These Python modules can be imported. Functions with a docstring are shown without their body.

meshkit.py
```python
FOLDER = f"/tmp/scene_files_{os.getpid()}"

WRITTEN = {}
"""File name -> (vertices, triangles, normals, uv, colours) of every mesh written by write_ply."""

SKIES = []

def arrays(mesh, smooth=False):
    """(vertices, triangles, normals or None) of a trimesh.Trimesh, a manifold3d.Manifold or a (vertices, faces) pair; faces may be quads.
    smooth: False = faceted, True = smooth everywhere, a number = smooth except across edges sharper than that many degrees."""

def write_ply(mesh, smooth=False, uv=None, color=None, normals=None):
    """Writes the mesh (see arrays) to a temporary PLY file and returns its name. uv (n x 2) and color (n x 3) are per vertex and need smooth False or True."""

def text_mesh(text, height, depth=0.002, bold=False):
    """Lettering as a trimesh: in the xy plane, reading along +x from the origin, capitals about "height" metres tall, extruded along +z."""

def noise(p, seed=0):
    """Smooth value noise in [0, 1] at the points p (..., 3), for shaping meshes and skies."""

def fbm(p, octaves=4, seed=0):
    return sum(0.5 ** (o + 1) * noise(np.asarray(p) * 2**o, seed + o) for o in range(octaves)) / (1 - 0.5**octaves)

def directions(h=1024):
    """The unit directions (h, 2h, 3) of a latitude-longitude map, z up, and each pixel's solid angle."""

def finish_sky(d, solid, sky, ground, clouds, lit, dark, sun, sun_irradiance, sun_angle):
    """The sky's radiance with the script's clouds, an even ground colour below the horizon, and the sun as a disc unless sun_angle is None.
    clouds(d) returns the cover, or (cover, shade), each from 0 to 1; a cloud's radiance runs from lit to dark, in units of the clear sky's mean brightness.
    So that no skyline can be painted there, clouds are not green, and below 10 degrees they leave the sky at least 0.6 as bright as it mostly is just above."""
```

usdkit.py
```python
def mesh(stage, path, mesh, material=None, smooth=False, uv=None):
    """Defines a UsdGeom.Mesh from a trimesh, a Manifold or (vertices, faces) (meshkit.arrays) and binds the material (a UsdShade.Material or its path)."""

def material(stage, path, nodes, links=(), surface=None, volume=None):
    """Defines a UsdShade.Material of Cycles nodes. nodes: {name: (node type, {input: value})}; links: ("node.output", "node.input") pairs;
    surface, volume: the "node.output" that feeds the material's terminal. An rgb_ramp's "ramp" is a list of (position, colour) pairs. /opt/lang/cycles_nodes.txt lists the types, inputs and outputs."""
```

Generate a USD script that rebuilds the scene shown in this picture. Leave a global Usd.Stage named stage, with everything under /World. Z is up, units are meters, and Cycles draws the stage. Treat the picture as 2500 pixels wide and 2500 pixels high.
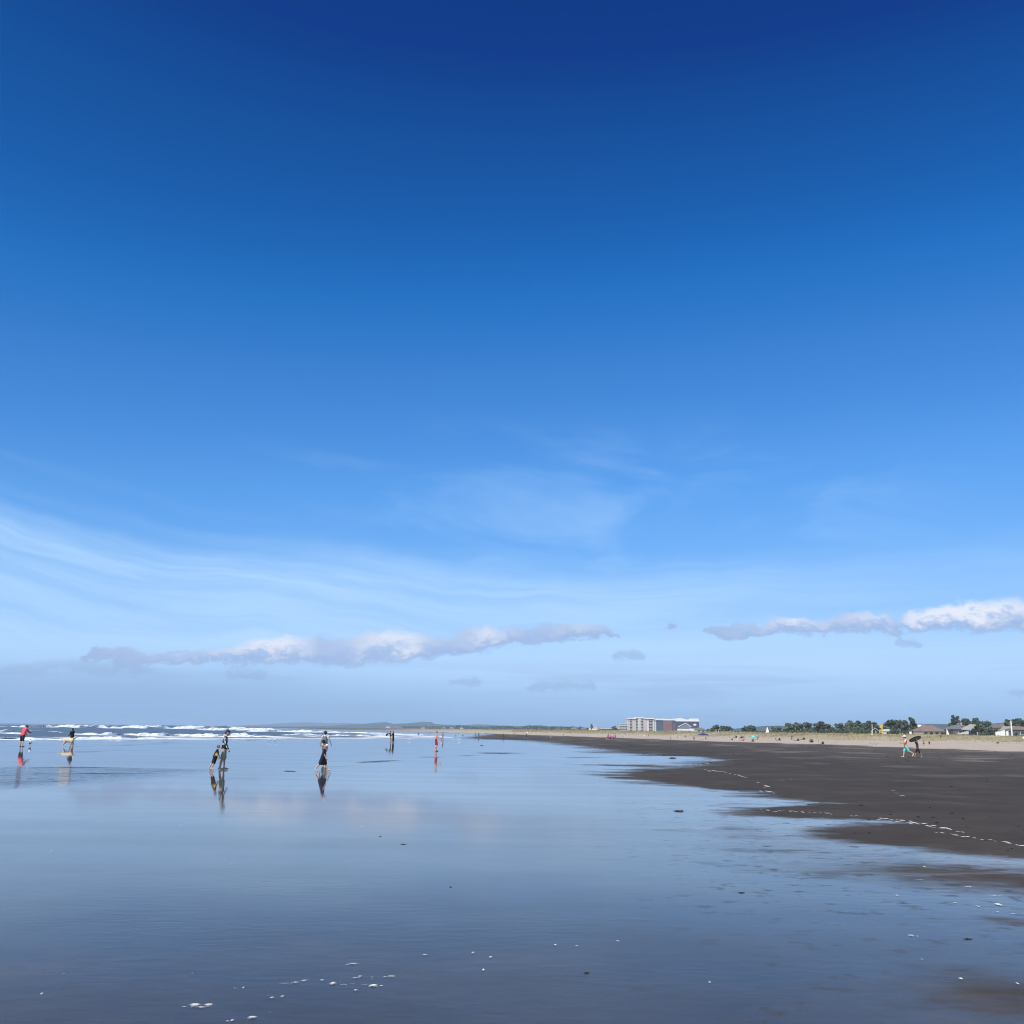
import math, random
import numpy as np
import trimesh, manifold3d, shapely
from shapely.geometry import LineString, Polygon, Point
from scipy.spatial import cKDTree
from pxr import Usd, UsdGeom, UsdLux, UsdShade, Gf, Sdf, Vt
import usdkit, meshkit
from meshkit import noise, fbm

stage = Usd.Stage.CreateInMemory()
UsdGeom.SetStageUpAxis(stage, UsdGeom.Tokens.z)
UsdGeom.SetStageMetersPerUnit(stage, 1.0)
UsdGeom.Xform.Define(stage, '/World')
UsdGeom.Scope.Define(stage, '/World/Looks')
rng = np.random.default_rng(7)
random.seed(7)

# ------------------------------------------------------------------ camera
EYE, PITCH, ROLL = 1.9, 12.0, 0.70
cam = UsdGeom.Camera.Define(stage, '/World/camera')
cam.CreateFocalLengthAttr(26.0)
cam.CreateHorizontalApertureAttr(26.0)
cam.CreateVerticalApertureAttr(26.0)
cam.CreateClippingRangeAttr(Gf.Vec2f(0.1, 60000))
cam.CreateExposureAttr(0.0)
_rx = Gf.Matrix4d().SetRotate(Gf.Rotation(Gf.Vec3d(1, 0, 0), 90 + PITCH))
_rz = Gf.Matrix4d().SetRotate(Gf.Rotation(Gf.Vec3d(0, 0, 1), ROLL))
_m = _rz * _rx
_m.SetTranslateOnly(Gf.Vec3d(0, 0, EYE))
cam.AddTransformOp().Set(_m)
CAM = np.array(_m)[:3, :3]           # rows: right, up, back in world


def ray(px, py):
    """World direction through a point of the photograph (2500 x 2500 units)."""
    d = (px - 1250) * CAM[0] + (1250 - py) * CAM[1] - 2500 * CAM[2]
    return d / np.linalg.norm(d)


def az_el(px, py):
    d = ray(px, py)
    return math.degrees(math.atan2(d[0], d[1])), math.degrees(math.asin(d[2]))


def horizon_y(px):
    lo, hi = 1600.0, 1950.0
    for _ in range(40):
        mid = (lo + hi) / 2
        lo, hi = (mid, hi) if ray(px, mid)[2] > 0 else (lo, mid)
    return lo


def on_plane(px, py, z=0.0):
    """Where the sight line through that point meets the height z."""
    d = ray(px, py)
    t = (z - EYE) / d[2]
    return np.array([d[0] * t, d[1] * t, z])


# ------------------------------------------------------------------ sun and sky
SUN_EL, SUN_AZ = 50.0, 212.0         # behind the camera and to its left
SUN = 1.25
SKY = 0.1
HAZE, HAZE_COLOR = 1.5e-4, (0.60, 0.81, 1.0)      # the sea air: density per metre, tint
_sd = (math.sin(math.radians(SUN_AZ)) * math.cos(math.radians(SUN_EL)), math.cos(math.radians(SUN_AZ)) * math.cos(math.radians(SUN_EL)), math.sin(math.radians(SUN_EL)))
sun = UsdLux.DistantLight.Define(stage, '/World/sun')
sun.CreateIntensityAttr(SUN)
sun.CreateAngleAttr(0.5)
sun.CreateNormalizeAttr(True)
sun.CreateColorAttr(Gf.Vec3f(1.0, 0.92, 0.79))
sun.AddTransformOp().Set(Gf.Matrix4d().SetRotate(Gf.Rotation(Gf.Vec3d(0, 0, 1), Gf.Vec3d(*_sd))))


def sky_material():
    N, L = {}, []

    def node(name, kind, _links=None, **inp):
        N[name] = (kind, inp)
        for k, v in (_links or {}).items():
            L.append((v, f'{name}.{k}'))
        return name

    _c = [0]

    def M(op, a, b=None, c=None, clamp=False):
        _c[0] += 1
        name = f'm{_c[0]}'
        inp, lk = {'math_type': op}, {}
        if clamp:
            inp['use_clamp'] = True
        for k, v in (('value1', a), ('value2', b), ('value3', c)):
            if v is None:
                continue
            if isinstance(v, str):
                lk[k] = v
            else:
                inp[k] = float(v)
        node(name, 'math', lk, **inp)
        return name + '.value'

    def smooth(v, a, b, lo=0.0, hi=1.0):
        _c[0] += 1
        name = f'r{_c[0]}'
        lk, inp = {'value': v}, dict(range_type='smoothstep', from_min=a, from_max=b, to_min=lo, to_max=hi, clamp=True)
        node(name, 'map_range', lk, **inp)
        return name + '.result'

    def ramp(fac, stops):
        _c[0] += 1
        name = f'p{_c[0]}'
        node(name, 'rgb_ramp', {'fac': fac}, ramp=stops)
        return name + '.color'

    def fb(vec, scale, detail, rough=0.55, dist=0.0):
        _c[0] += 1
        name = f'n{_c[0]}'
        node(name, 'noise_texture', {'vector': vec}, scale=scale, detail=detail, roughness=rough, distortion=dist)
        return name + '.fac'

    def xyz(x, y, z):
        _c[0] += 1
        name = f'v{_c[0]}'
        inp, lk = {}, {}
        for k, v in zip('xyz', (x, y, z)):
            if isinstance(v, str):
                lk[k] = v
            else:
                inp[k] = float(v)
        node(name, 'combine_xyz', lk, **inp)
        return name + '.vector'

    def mixc(fac, a, b):
        _c[0] += 1
        name = f'x{_c[0]}'
        inp, lk = dict(mix_type='mix'), {}
        for k, v in (('fac', fac), ('color1', a), ('color2', b)):
            if isinstance(v, str):
                lk[k] = v
            elif np.ndim(v) == 0:
                inp[k] = float(v)
            else:
                inp[k] = v
        node(name, 'mix', lk, **inp)
        return name + '.color'

    # the clear sky, with the contrasty deep blue of a phone picture
    node('clear', 'sky_texture', sky_type='single_scattering', sun_disc=False, sun_elevation=math.radians(SUN_EL), sun_rotation=math.radians(SUN_AZ), altitude=0.0, air_density=0.8, aerosol_density=1.0, ozone_density=1.0)
    node('sep', 'separate_color', {'color': 'clear.color'}, color_type='rgb')
    out = []
    for ch, pts in zip('rgb', GRADE):
        f = M('sqrt', M('multiply', f'sep.{ch}', 1 / 64.0))       # 0 .. 64 before the strength
        xs = np.linspace(0, 1, 256)
        vin = xs ** 2 * 64.0 * 0.05                                # as measured at strength 0.05
        pin, pout = np.array([p[0] for p in pts]), np.array([p[1] for p in pts])
        y = np.exp(np.interp(np.log(np.maximum(vin, 1e-5)), np.log(pin), np.log(pout)))
        y = y * np.minimum(1, vin / pin[0])
        y = tone(y, ch)
        stops = [(x, (v / SKY,) * 3) for x, v in zip(xs, y)]
        node(f'g_{ch}', 'rgb_ramp', {'fac': f}, ramp=stops)
        node(f's_{ch}', 'separate_color', {'color': f'g_{ch}.color'}, color_type='rgb')
        out.append(f's_{ch}.r')
    node('graded', 'combine_color', dict(zip('rgb', out)), color_type='rgb')
    base = 'graded.color'

    # direction -> azimuth, elevation in degrees
    node('tc', 'texture_coordinate')
    node('nrm', 'vector_math', {'vector1': 'tc.generated'}, math_type='normalize')
    node('d', 'separate_xyz', {'vector': 'nrm.vector'})
    el = M('multiply', M('arcsine', 'd.z'), 57.29578)
    azr = M('arctan2', 'd.x', 'd.y')
    az = M('multiply', azr, 57.29578)
    # fold the azimuth so that the cloud line goes on round the whole horizon
    fold = M('multiply', M('pingpong', M('add', az, 30.0), 60.0), 1 / 60.0)
    faz = M('subtract', M('multiply', fold, 60.0), 30.0)

    # pale air towards the horizon
    # thin cirrus: streaks that sink to the right on the left side and rise again far right
    v = M('subtract', el, M('multiply', M('subtract', 1.0, M('cosine', M('subtract', azr, math.radians(12)))), 14.0))
    warp = M('multiply', M('subtract', fb('nrm.vector', 5.0, 3), 0.5), 3.2)
    vw = M('add', v, warp)
    streak = fb(xyz(M('multiply', faz, 0.022), M('multiply', vw, 0.36), 3.7), 1.3, 4, 0.55)
    streak2 = fb(xyz(M('multiply', faz, 0.050), M('multiply', vw, 0.80), 9.1), 1.3, 4, 0.58, 0.5)
    body = smooth(M('add', M('subtract', vw, smooth(faz, -24.0, -4.0, 0.0, 1.3)), M('multiply', M('subtract', streak, 0.5), 5.0)), 9.6, 4.6)
    fil = smooth(streak2, 0.30, 0.72)
    veil = M('multiply', body, M('add', 0.50, M('multiply', fil, 0.50)))
    side = smooth(faz, 30.0, 4.0, 0.50, 1.0)
    veil = M('multiply', M('multiply', veil, side), 0.88)
    hi = M('multiply', M('multiply', smooth(fb(xyz(M('multiply', faz, 0.06), M('multiply', vw, 0.20), 1.3), 1.3, 5, 0.6, 0.5), 0.46, 0.74), M('multiply', smooth(el, 18.5, 12.5), smooth(M('absolute', M('subtract', faz, 5.0)), 24.0, 4.0))), 0.32)
    col = mixc(M('maximum', veil, hi), base, CIRRUS)

    # stratus haze close to the sea horizon
    low = M('add', el, M('multiply', M('subtract', fb('nrm.vector', 5.0, 3), 0.5), 1.6))
    col = mixc(M('multiply', smooth(low, 6.5, 2.6), 0.8), col, PALE)
    left = smooth(faz, -26.0, 14.0, 1.0, 0.55)
    col = mixc(M('multiply', M('multiply', smooth(low, 4.6, 0.9), 0.85), left), col, BANK)

    # faint layered stratus in the last degrees above the horizon
    lay = fb(xyz(M('multiply', faz, 0.05), M('multiply', el, 0.85), 31.0), 1.2, 5, 0.6, 0.3)
    col = mixc(M('multiply', M('multiply', smooth(lay, 0.47, 0.62), smooth(el, 4.4, 2.4)), M('multiply', smooth(el, 0.2, 1.0), 0.40)), col, SCRAP_COL)
    # cumulus line and the scraps beneath it
    def layer(table, colr, seed, amp, soft, opac):
        """table: azimuth -> (centre, half height, whiteness), in degrees."""
        nonlocal col
        xs = np.linspace(-30, 30, 256)
        t = np.array(table, float)
        t = t[np.argsort(t[:, 0])]
        vals = [np.interp(xs, t[:, 0], t[:, k]) for k in (1, 2, 3)]
        _c[0] += 1
        r = f'cl{_c[0]}'
        node(r, 'rgb_ramp', {'fac': fold}, ramp=[(i / 255, (vals[0][i] / 10, vals[1][i] / 10, vals[2][i])) for i in range(256)])
        node(r + 's', 'separate_color', {'color': r + '.color'}, color_type='rgb')
        ctr, half, white = M('multiply', r + 's.r', 10.0), M('multiply', r + 's.g', 10.0), r + 's.b'
        pv = xyz(M('multiply', faz, 0.42), M('multiply', el, 0.62), seed)
        n1 = M('subtract', fb(pv, 1.5, 6, 0.62, 0.3), 0.5)
        n2 = M('subtract', fb(xyz(M('multiply', faz, 0.42), M('multiply', el, 0.75), seed + 5), 3.4, 5, 0.66, 0.2), 0.5)
        dy = M('subtract', M('add', el, M('add', M('multiply', n1, amp), M('multiply', n2, amp * 0.55))), ctr)
        rel = M('divide', dy, M('maximum', half, 0.01))
        # flat below, billowing above
        rel_abs = M('maximum', M('multiply', rel, -1.15), rel)
        dens = M('multiply', M('multiply', smooth(rel_abs, 1.0 + soft * 0.4, 1.0 - soft), smooth(half, 0.05, 0.22)), smooth(M('add', n1, n2), -0.34, -0.04, 0.35, 1.0))
        if colr is None:
            lit = M('multiply', smooth(M('add', rel, M('multiply', M('add', n1, M('multiply', n2, 0.5)), 1.5)), -0.55, 0.45), white)
            c = mixc(lit, CLOUD_SHADE, CLOUD_LIT)
        else:
            c = colr
        col = mixc(M('multiply', dens, opac), col, c)

    layer(SCRAPS, SCRAP_COL, 21.0, 1.1, 0.8, 0.6)
    layer(CUMULUS, None, 4.0, 1.35, 0.50, 0.90)
    node('bg', 'background_shader', {'color': col}, strength=SKY)
    return usdkit.material(stage, '/World/Looks/sky', N, L, surface='bg.background')


def S(r, g, b):
    """sRGB 0-255 -> sky radiance before the dome's strength."""
    c = np.array([r, g, b]) / 255.0
    return tuple(np.where(c < 0.04045, c / 12.92, ((c + 0.055) / 1.055) ** 2.4) / SKY)


GRADE = [[(0.040, 0.0030), (0.055, 0.0125), (0.090, 0.082), (0.22, 0.36), (3.2, 3.2)],
         [(0.064, 0.0480), (0.090, 0.140), (0.145, 0.320), (0.30, 0.62), (3.2, 3.2)],
         [(0.118, 0.2500), (0.157, 0.480), (0.240, 0.780), (0.32, 0.94), (3.2, 3.4)]]
CIRRUS, PALE, BANK = S(184, 223, 263), S(197, 233, 272), S(140, 178, 224)
CLOUD_LIT, CLOUD_SHADE, SCRAP_COL = S(244, 246, 256), S(161, 187, 230), S(158, 186, 226)


_TONE = {'r': ([0, 9, 13, 26, 45, 81, 112, 160], [0, 1, 7, 20, 56, 84, 120, 162]), 'g': ([0, 61, 69, 95, 120, 149, 175, 215], [0, 55, 75, 102, 128, 153, 182, 217]), 'b': ([0, 134, 145, 175, 199, 222, 240, 255], [0, 134, 152, 184, 210, 233, 251, 262])}


def tone(y, ch):
    s = 255 * np.where(y < 0.0031308, 12.92 * y, 1.055 * np.maximum(y, 1e-9) ** (1 / 2.4) - 0.055)
    a, b = _TONE[ch]
    s = np.where(s > a[-1], s + b[-1] - a[-1], np.interp(s, a, b)) / 255
    return np.where(s < 0.04045, s / 12.92, ((s + 0.055) / 1.055) ** 2.4)


def _tab(rows):
    t = []
    for x, top, bot, w in rows:
        a, e1 = az_el(x, top)
        e0 = az_el(x, bot)[1]
        t.append((a, (e0 + e1) / 2 + 0.05 * (e1 - e0), (e1 - e0) * 0.54, w))
    return t


CUMULUS = _tab([(-100, 1560, 1590, .3), (-30, 1575, 1575, 0), (185, 1612, 1612, 0), (225, 1580, 1622, .05), (300, 1580, 1632, .1), (400, 1592, 1628, .15), (470, 1596, 1624, .2), (510, 1590, 1626, .4), (570, 1578, 1628, .6), (640, 1560, 1630, .9), (700, 1556, 1630, .9), (750, 1565, 1632, .5), (780, 1552, 1634, .15), (830, 1562, 1636, .2), (880, 1548, 1632, .5),
                (940, 1542, 1628, .85), (1000, 1545, 1626, .8), (1050, 1555, 1618, .4), (1090, 1558, 1612, .15), (1140, 1540, 1614, .3), (1190, 1530, 1596, .75), (1230, 1538, 1578, .4), (1290, 1540, 1574, .1), (1350, 1526, 1572, .2), (1420, 1521, 1566, .4), (1470, 1530, 1564, .2), (1510, 1548, 1562, .1), (1525, 1556, 1556, 0),
                (1620, 1532, 1532, 0), (1632, 1524, 1540, 0), (1650, 1524, 1540, 0), (1664, 1532, 1532, 0), (1712, 1540, 1540, 0), (1725, 1526, 1560, .1), (1800, 1530, 1568, .1), (1850, 1526, 1562, .2), (1900, 1515, 1552, .5), (1940, 1508, 1550, .8), (1990, 1516, 1550, .4), (2050, 1500, 1550, .3), (2110, 1496, 1550, .6), (2160, 1500, 1552, .55), (2190, 1524, 1552, .1),
                (2215, 1498, 1550, .8), (2280, 1490, 1550, 1), (2340, 1474, 1552, 1), (2400, 1478, 1554, 1), (2450, 1468, 1552, .9), (2500, 1472, 1552, .8), (2600, 1480, 1556, .6)])
SCRAPS = _tab([(-100, 1625, 1665, 1), (60, 1622, 1660, 1), (180, 1612, 1652, 1), (330, 1622, 1655, 1), (400, 1642, 1642, 0), (540, 1650, 1650, 0), (560, 1642, 1662, 1), (640, 1640, 1660, 1), (670, 1650, 1650, 0), (1080, 1664, 1664, 0), (1100, 1656, 1672, 1), (1170, 1656, 1672, 1), (1190, 1664, 1664, 0), (1270, 1680, 1680, 0), (1300, 1666, 1690, 1), (1380, 1660, 1690, 1), (1450, 1670, 1688, 1),
                (1465, 1680, 1680, 0), (1490, 1604, 1604, 0), (1500, 1590, 1614, 1), (1540, 1586, 1614, 1), (1570, 1594, 1614, 1), (1582, 1604, 1604, 0), (2180, 1570, 1570, 0), (2192, 1556, 1584, 1), (2230, 1558, 1584, 1), (2252, 1570, 1584, 1), (2262, 1578, 1578, 0), (2440, 1690, 1690, 0), (2470, 1686, 1704, 1), (2530, 1684, 1704, 1)])
sky_mat = sky_material()
dome = UsdLux.DomeLight.Define(stage, '/World/sky')
UsdShade.MaterialBindingAPI.Apply(dome.GetPrim()).Bind(sky_mat)
dome.GetPrim().SetCustomDataByKey('kind', 'structure')

# ------------------------------------------------------------------ helpers: prims, labels, materials
_used = {}


def numbered(name, parent='/World'):
    k = _used.get((parent, name), 0)
    _used[(parent, name)] = k + 1
    return f'{parent}/{name}' if k == 0 else f'{parent}/{name}_{k:03d}'


def tag(prim, label=None, cat=None, group=None, kind=None):
    for k, v in (('label', label), ('category', cat), ('group', group), ('kind', kind)):
        if v:
            prim.SetCustomDataByKey(k, v)
    return prim


def thing(name, label, cat, loc=(0, 0, 0), yaw=0.0, group=None, scale=None, kind=None):
    """An Xform at the thing's base; its children are its parts. yaw in degrees about z."""
    x = UsdGeom.Xform.Define(stage, numbered(name))
    x.AddTranslateOp().Set(Gf.Vec3d(*map(float, loc)))
    if yaw:
        x.AddRotateZOp().Set(float(yaw))
    if scale:
        x.AddScaleOp().Set(Gf.Vec3f(scale, scale, scale))
    tag(x.GetPrim(), label, cat, group, kind)
    return x.GetPrim()


def obj(name, mesh, mat, parent=None, smooth=False, label=None):
    path = numbered(name, str(parent.GetPath()) if parent else '/World')
    p = usdkit.mesh(stage, path, mesh, mat, smooth=smooth).GetPrim()
    if label:
        tag(p, label)
    return p


def prim_var(prim, name, values):
    UsdGeom.PrimvarsAPI(prim).CreatePrimvar(name, Sdf.ValueTypeNames.FloatArray, 'vertex').Set(Vt.FloatArray.FromNumpy(np.asarray(values, np.float32)))


_mats = {}


def mat(name, color, rough=0.8, vary=0.12, scale=6.0, spec=0.3, **more):
    """Plain painted / woven / stone material with a little tone variation."""
    if name in _mats:
        return _mats[name]
    c = np.array(color, float)
    lo, hi = np.clip(c * (1 - vary), 0, 1), np.clip(c * (1 + vary), 0, 1)
    m = usdkit.material(stage, f'/World/Looks/{name}', {
        't': ('texture_coordinate', {}),
        'n': ('noise_texture', dict(scale=scale, detail=4.0, roughness=0.6)),
        'r': ('rgb_ramp', dict(ramp=[(0.3, tuple(lo)), (0.7, tuple(hi))])),
        'p': ('principled_bsdf', dict(roughness=rough, specular_ior_level=spec, **more))},
        [('t.object', 'n.vector'), ('n.fac', 'r.fac'), ('r.color', 'p.base_color')], surface='p.BSDF')
    _mats[name] = m
    return m


def leaf_mat(name, dark, light, scale=0.6, trans=0.25):
    if name in _mats:
        return _mats[name]
    m = usdkit.material(stage, f'/World/Looks/{name}', {
        'g': ('geometry', {}), 'n': ('noise_texture', dict(scale=scale, detail=3.0, roughness=0.6)),
        'a': ('math', dict(math_type='multiply_add', value2=0.45, value3=0.0)),
        's': ('math', dict(math_type='add')),
        'r': ('rgb_ramp', dict(ramp=[(0.35, dark), (0.95, light)])),
        'd': ('diffuse_bsdf', {}), 't': ('translucent_bsdf', {}), 'x': ('mix_closure', dict(fac=trans))},
        [('g.position', 'n.vector'), ('g.random_per_island', 'a.value1'), ('n.fac', 's.value1'), ('a.value', 's.value2'), ('s.value', 'r.fac'), ('r.color', 'd.color'), ('r.color', 't.color'),
         ('d.BSDF', 'x.closure1'), ('t.BSDF', 'x.closure2')], surface='x.closure')
    _mats[name] = m
    return m


def box(x0, x1, y0, y1, z0, z1):
    b = trimesh.creation.box([x1 - x0, y1 - y0, z1 - z0])
    b.apply_translation([(x0 + x1) / 2, (y0 + y1) / 2, (z0 + z1) / 2])
    return b


def cat(*ms):
    ms = [m for m in ms if m is not None]
    return trimesh.util.concatenate(ms) if len(ms) > 1 else ms[0]


def tube(pts, radii, seg=8):
    """A bent round bar with closed ends."""
    pts = np.asarray(pts, float)
    radii = np.broadcast_to(radii, len(pts)).astype(float)
    t = np.gradient(pts, axis=0)
    t /= np.linalg.norm(t, axis=1, keepdims=True) + 1e-12
    ref = np.array([0, 0, 1.0]) if abs(t[0][2]) < 0.9 else np.array([1.0, 0, 0])
    vs = []
    a = np.linspace(0, 2 * np.pi, seg, endpoint=False)
    for p, d, r in zip(pts, t, radii):
        u = np.cross(d, ref)
        u /= np.linalg.norm(u)
        w = np.cross(d, u)
        vs.append(p + r * (np.cos(a)[:, None] * u + np.sin(a)[:, None] * w))
    n = len(pts)
    v = np.vstack(vs + [pts[:1], pts[-1:]])
    f = []
    for i in range(n - 1):
        for k in range(seg):
            q, p2 = i * seg + k, i * seg + (k + 1) % seg
            f += [[q, q + seg, p2], [p2, q + seg, p2 + seg]]
    for k in range(seg):
        f += [[n * seg, k, (k + 1) % seg], [n * seg + 1, (n - 1) * seg + (k + 1) % seg, (n - 1) * seg + k]]
    return trimesh.Trimesh(v, np.array(f), process=False)


def ball(c, r, seg=10):
    return manifold3d.Manifold.sphere(1.0, seg).scale(list(np.broadcast_to(np.asarray(r, float), 3))).translate([float(q) for q in c])


def hull(*balls):
    return manifold3d.Manifold.batch_hull(list(balls))


def union(parts):
    return manifold3d.Manifold.batch_boolean(list(parts), manifold3d.OpType.Add)


def tri(m, refine=None, soft=0):
    """Manifold -> trimesh, optionally refined and smoothed."""
    if refine:
        m = m.refine_to_length(float(refine))
    a = m.to_mesh()
    t = trimesh.Trimesh(np.array(a.vert_properties[:, :3], float), np.array(a.tri_verts), process=False)
    if soft:
        t.merge_vertices()
        trimesh.smoothing.filter_taubin(t, lamb=0.5, nu=0.52, iterations=soft)
    return t


def smoothstep(x, a, b):
    t = np.clip((np.asarray(x, float) - a) / (b - a), 0, 1)
    return t * t * (3 - 2 * t)


# ------------------------------------------------------------------ the lie of the land (metres; +y is up the beach, the sea on the left)
DRY = np.array([(60, -60), (56, 0), (51, 55), (47.5, 95), (44, 136), (32, 178), (22, 238), (5, 320), (-22, 432), (-70, 640), (-150, 950), (-330, 1500), (-620, 2200), (-1250, 3300), (-3600, 6500), (-9000, 12500)], float)
SHORE = np.array([(-160, -60), (-125, 0), (-100, 60), (-72, 118), (-58, 126), (-45, 150), (-26, 190), (-9, 225), (-10, 262), (-26, 330), (-68, 475), (-150, 680), (-330, 1020), (-700, 1700), (-1700, 3200), (-4300, 6500), (-9500, 11900)], float)


def _dense(p, step=2.0):
    out = []
    for a, b in zip(p[:-1], p[1:]):
        n = max(2, int(np.linalg.norm(b - a) / max(step, 0.02 * np.linalg.norm(a))))
        out.append(a + (b - a) * np.linspace(0, 1, n, endpoint=False)[:, None])
    return np.vstack(out + [p[-1:]])


def _signed(line):
    d = _dense(line)
    # ease the corners
    for _ in range(6):
        d[1:-1] = 0.25 * d[:-2] + 0.5 * d[1:-1] + 0.25 * d[2:]
    tree = cKDTree(d)
    tang = np.gradient(d, axis=0)
    def f(xy):
        xy = np.atleast_2d(xy)
        r, i = tree.query(xy)
        v = xy - d[i]
        side = np.sign(tang[i][:, 1] * v[:, 0] - tang[i][:, 0] * v[:, 1])     # right of the line is positive
        return r * np.where(side == 0, 1, side)
    return f


land_side, shore_side = _signed(DRY), _signed(SHORE)


def ground_z(x, y):
    x, y = np.broadcast_arrays(np.asarray(x, float), np.asarray(y, float))
    xy = np.stack([x.ravel(), y.ravel()], 1)
    s, w = land_side(xy), shore_side(xy)
    p3 = np.column_stack([xy / 9.0, np.zeros(len(xy))])
    bumps = fbm(p3, 3, 3) - 0.5
    fine = fbm(np.column_stack([xy / 2.3, np.zeros(len(xy))]), 3, 9) - 0.5
    z = np.interp(s, [-1e5, -45, -20, 0, 12, 22, 30, 38, 60, 200, 1200, 1e5], [0, 0, 0.16, 0.42, 0.72, 0.98, 1.38, 1.58, 1.52, 1.6, 2.6, 6.0])
    z = z + bumps * (0.9 * smoothstep(s, 14, 40) + 0.16 * smoothstep(s, -2, 10)) + fine * (0.12 * smoothstep(s, 0, 8) + 0.25 * smoothstep(s, 18, 40))
    z = z + np.where(w < 0, np.maximum(w * 0.035, -3.0), 0)
    return z.reshape(x.shape)


def gz(x, y):
    return float(ground_z([x], [y])[0])


_ts = np.geomspace(4, 4000, 1400)


def ground_at(px, py):
    """First point of the ground along that sight line."""
    d = ray(px, py)
    p = d[None] * _ts[:, None]
    h = EYE + p[:, 2] - ground_z(p[:, 0], p[:, 1])
    k = np.nonzero(h < 0)[0]
    if not len(k) or k[0] == 0:
        return None
    i = k[0]
    t = _ts[i - 1] + (_ts[i] - _ts[i - 1]) * h[i - 1] / (h[i - 1] - h[i])
    x, y = d[0] * t, d[1] * t
    return np.array([x, y, gz(x, y)])


def at(px, py, depth):
    """The point of that sight line which lies `depth` metres up the beach."""
    d = ray(px, py)
    t = depth / d[1]
    return np.array([d[0] * t, depth, EYE + d[2] * t])


def to_photo(x, y, z):
    v = np.stack([x, y, z - EYE], -1) @ CAM.T
    return 1250 + 2500 * v[..., 0] / -v[..., 2], 1250 - 2500 * v[..., 1] / -v[..., 2]


# ------------------------------------------------------------------ ground
def ground_mesh():
    th = np.concatenate([np.linspace(-180, -36, 60, endpoint=False), np.linspace(-36, 36, 620, endpoint=False), np.linspace(36, 180, 60, endpoint=False)])
    r = np.concatenate([[0.4, 1, 2, 3, 4, 5], np.geomspace(5.6, 420, 400), np.geomspace(430, 13500, 110)])
    T, R = np.meshgrid(np.radians(th), r)
    x, y = R * np.sin(T), R * np.cos(T)
    n, m = x.shape
    z = ground_z(x, y)
    v = np.stack([x, y, z], -1).reshape(-1, 3)
    i = np.arange(n - 1)[:, None] * m + np.arange(m)[None]
    j = np.arange(n - 1)[:, None] * m + (np.arange(m)[None] + 1) % m
    q = np.stack([i, i + m, j + m, j], -1).reshape(-1, 4)
    f = np.vstack([q[:, [0, 2, 1]], q[:, [0, 3, 2]]])
    v = np.vstack([v, [[0, 0, gz(0, 0)]]])
    c = np.stack([np.full(m, len(v) - 1), np.arange(m), (np.arange(m) + 1) % m], 1)[:, [0, 2, 1]]
    return v, np.vstack([f, c])


gv, gf = ground_mesh()
s_land, s_shore = land_side(gv[:, :2]), shore_side(gv[:, :2])
gr = np.linalg.norm(gv[:, :2], axis=1)

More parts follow.
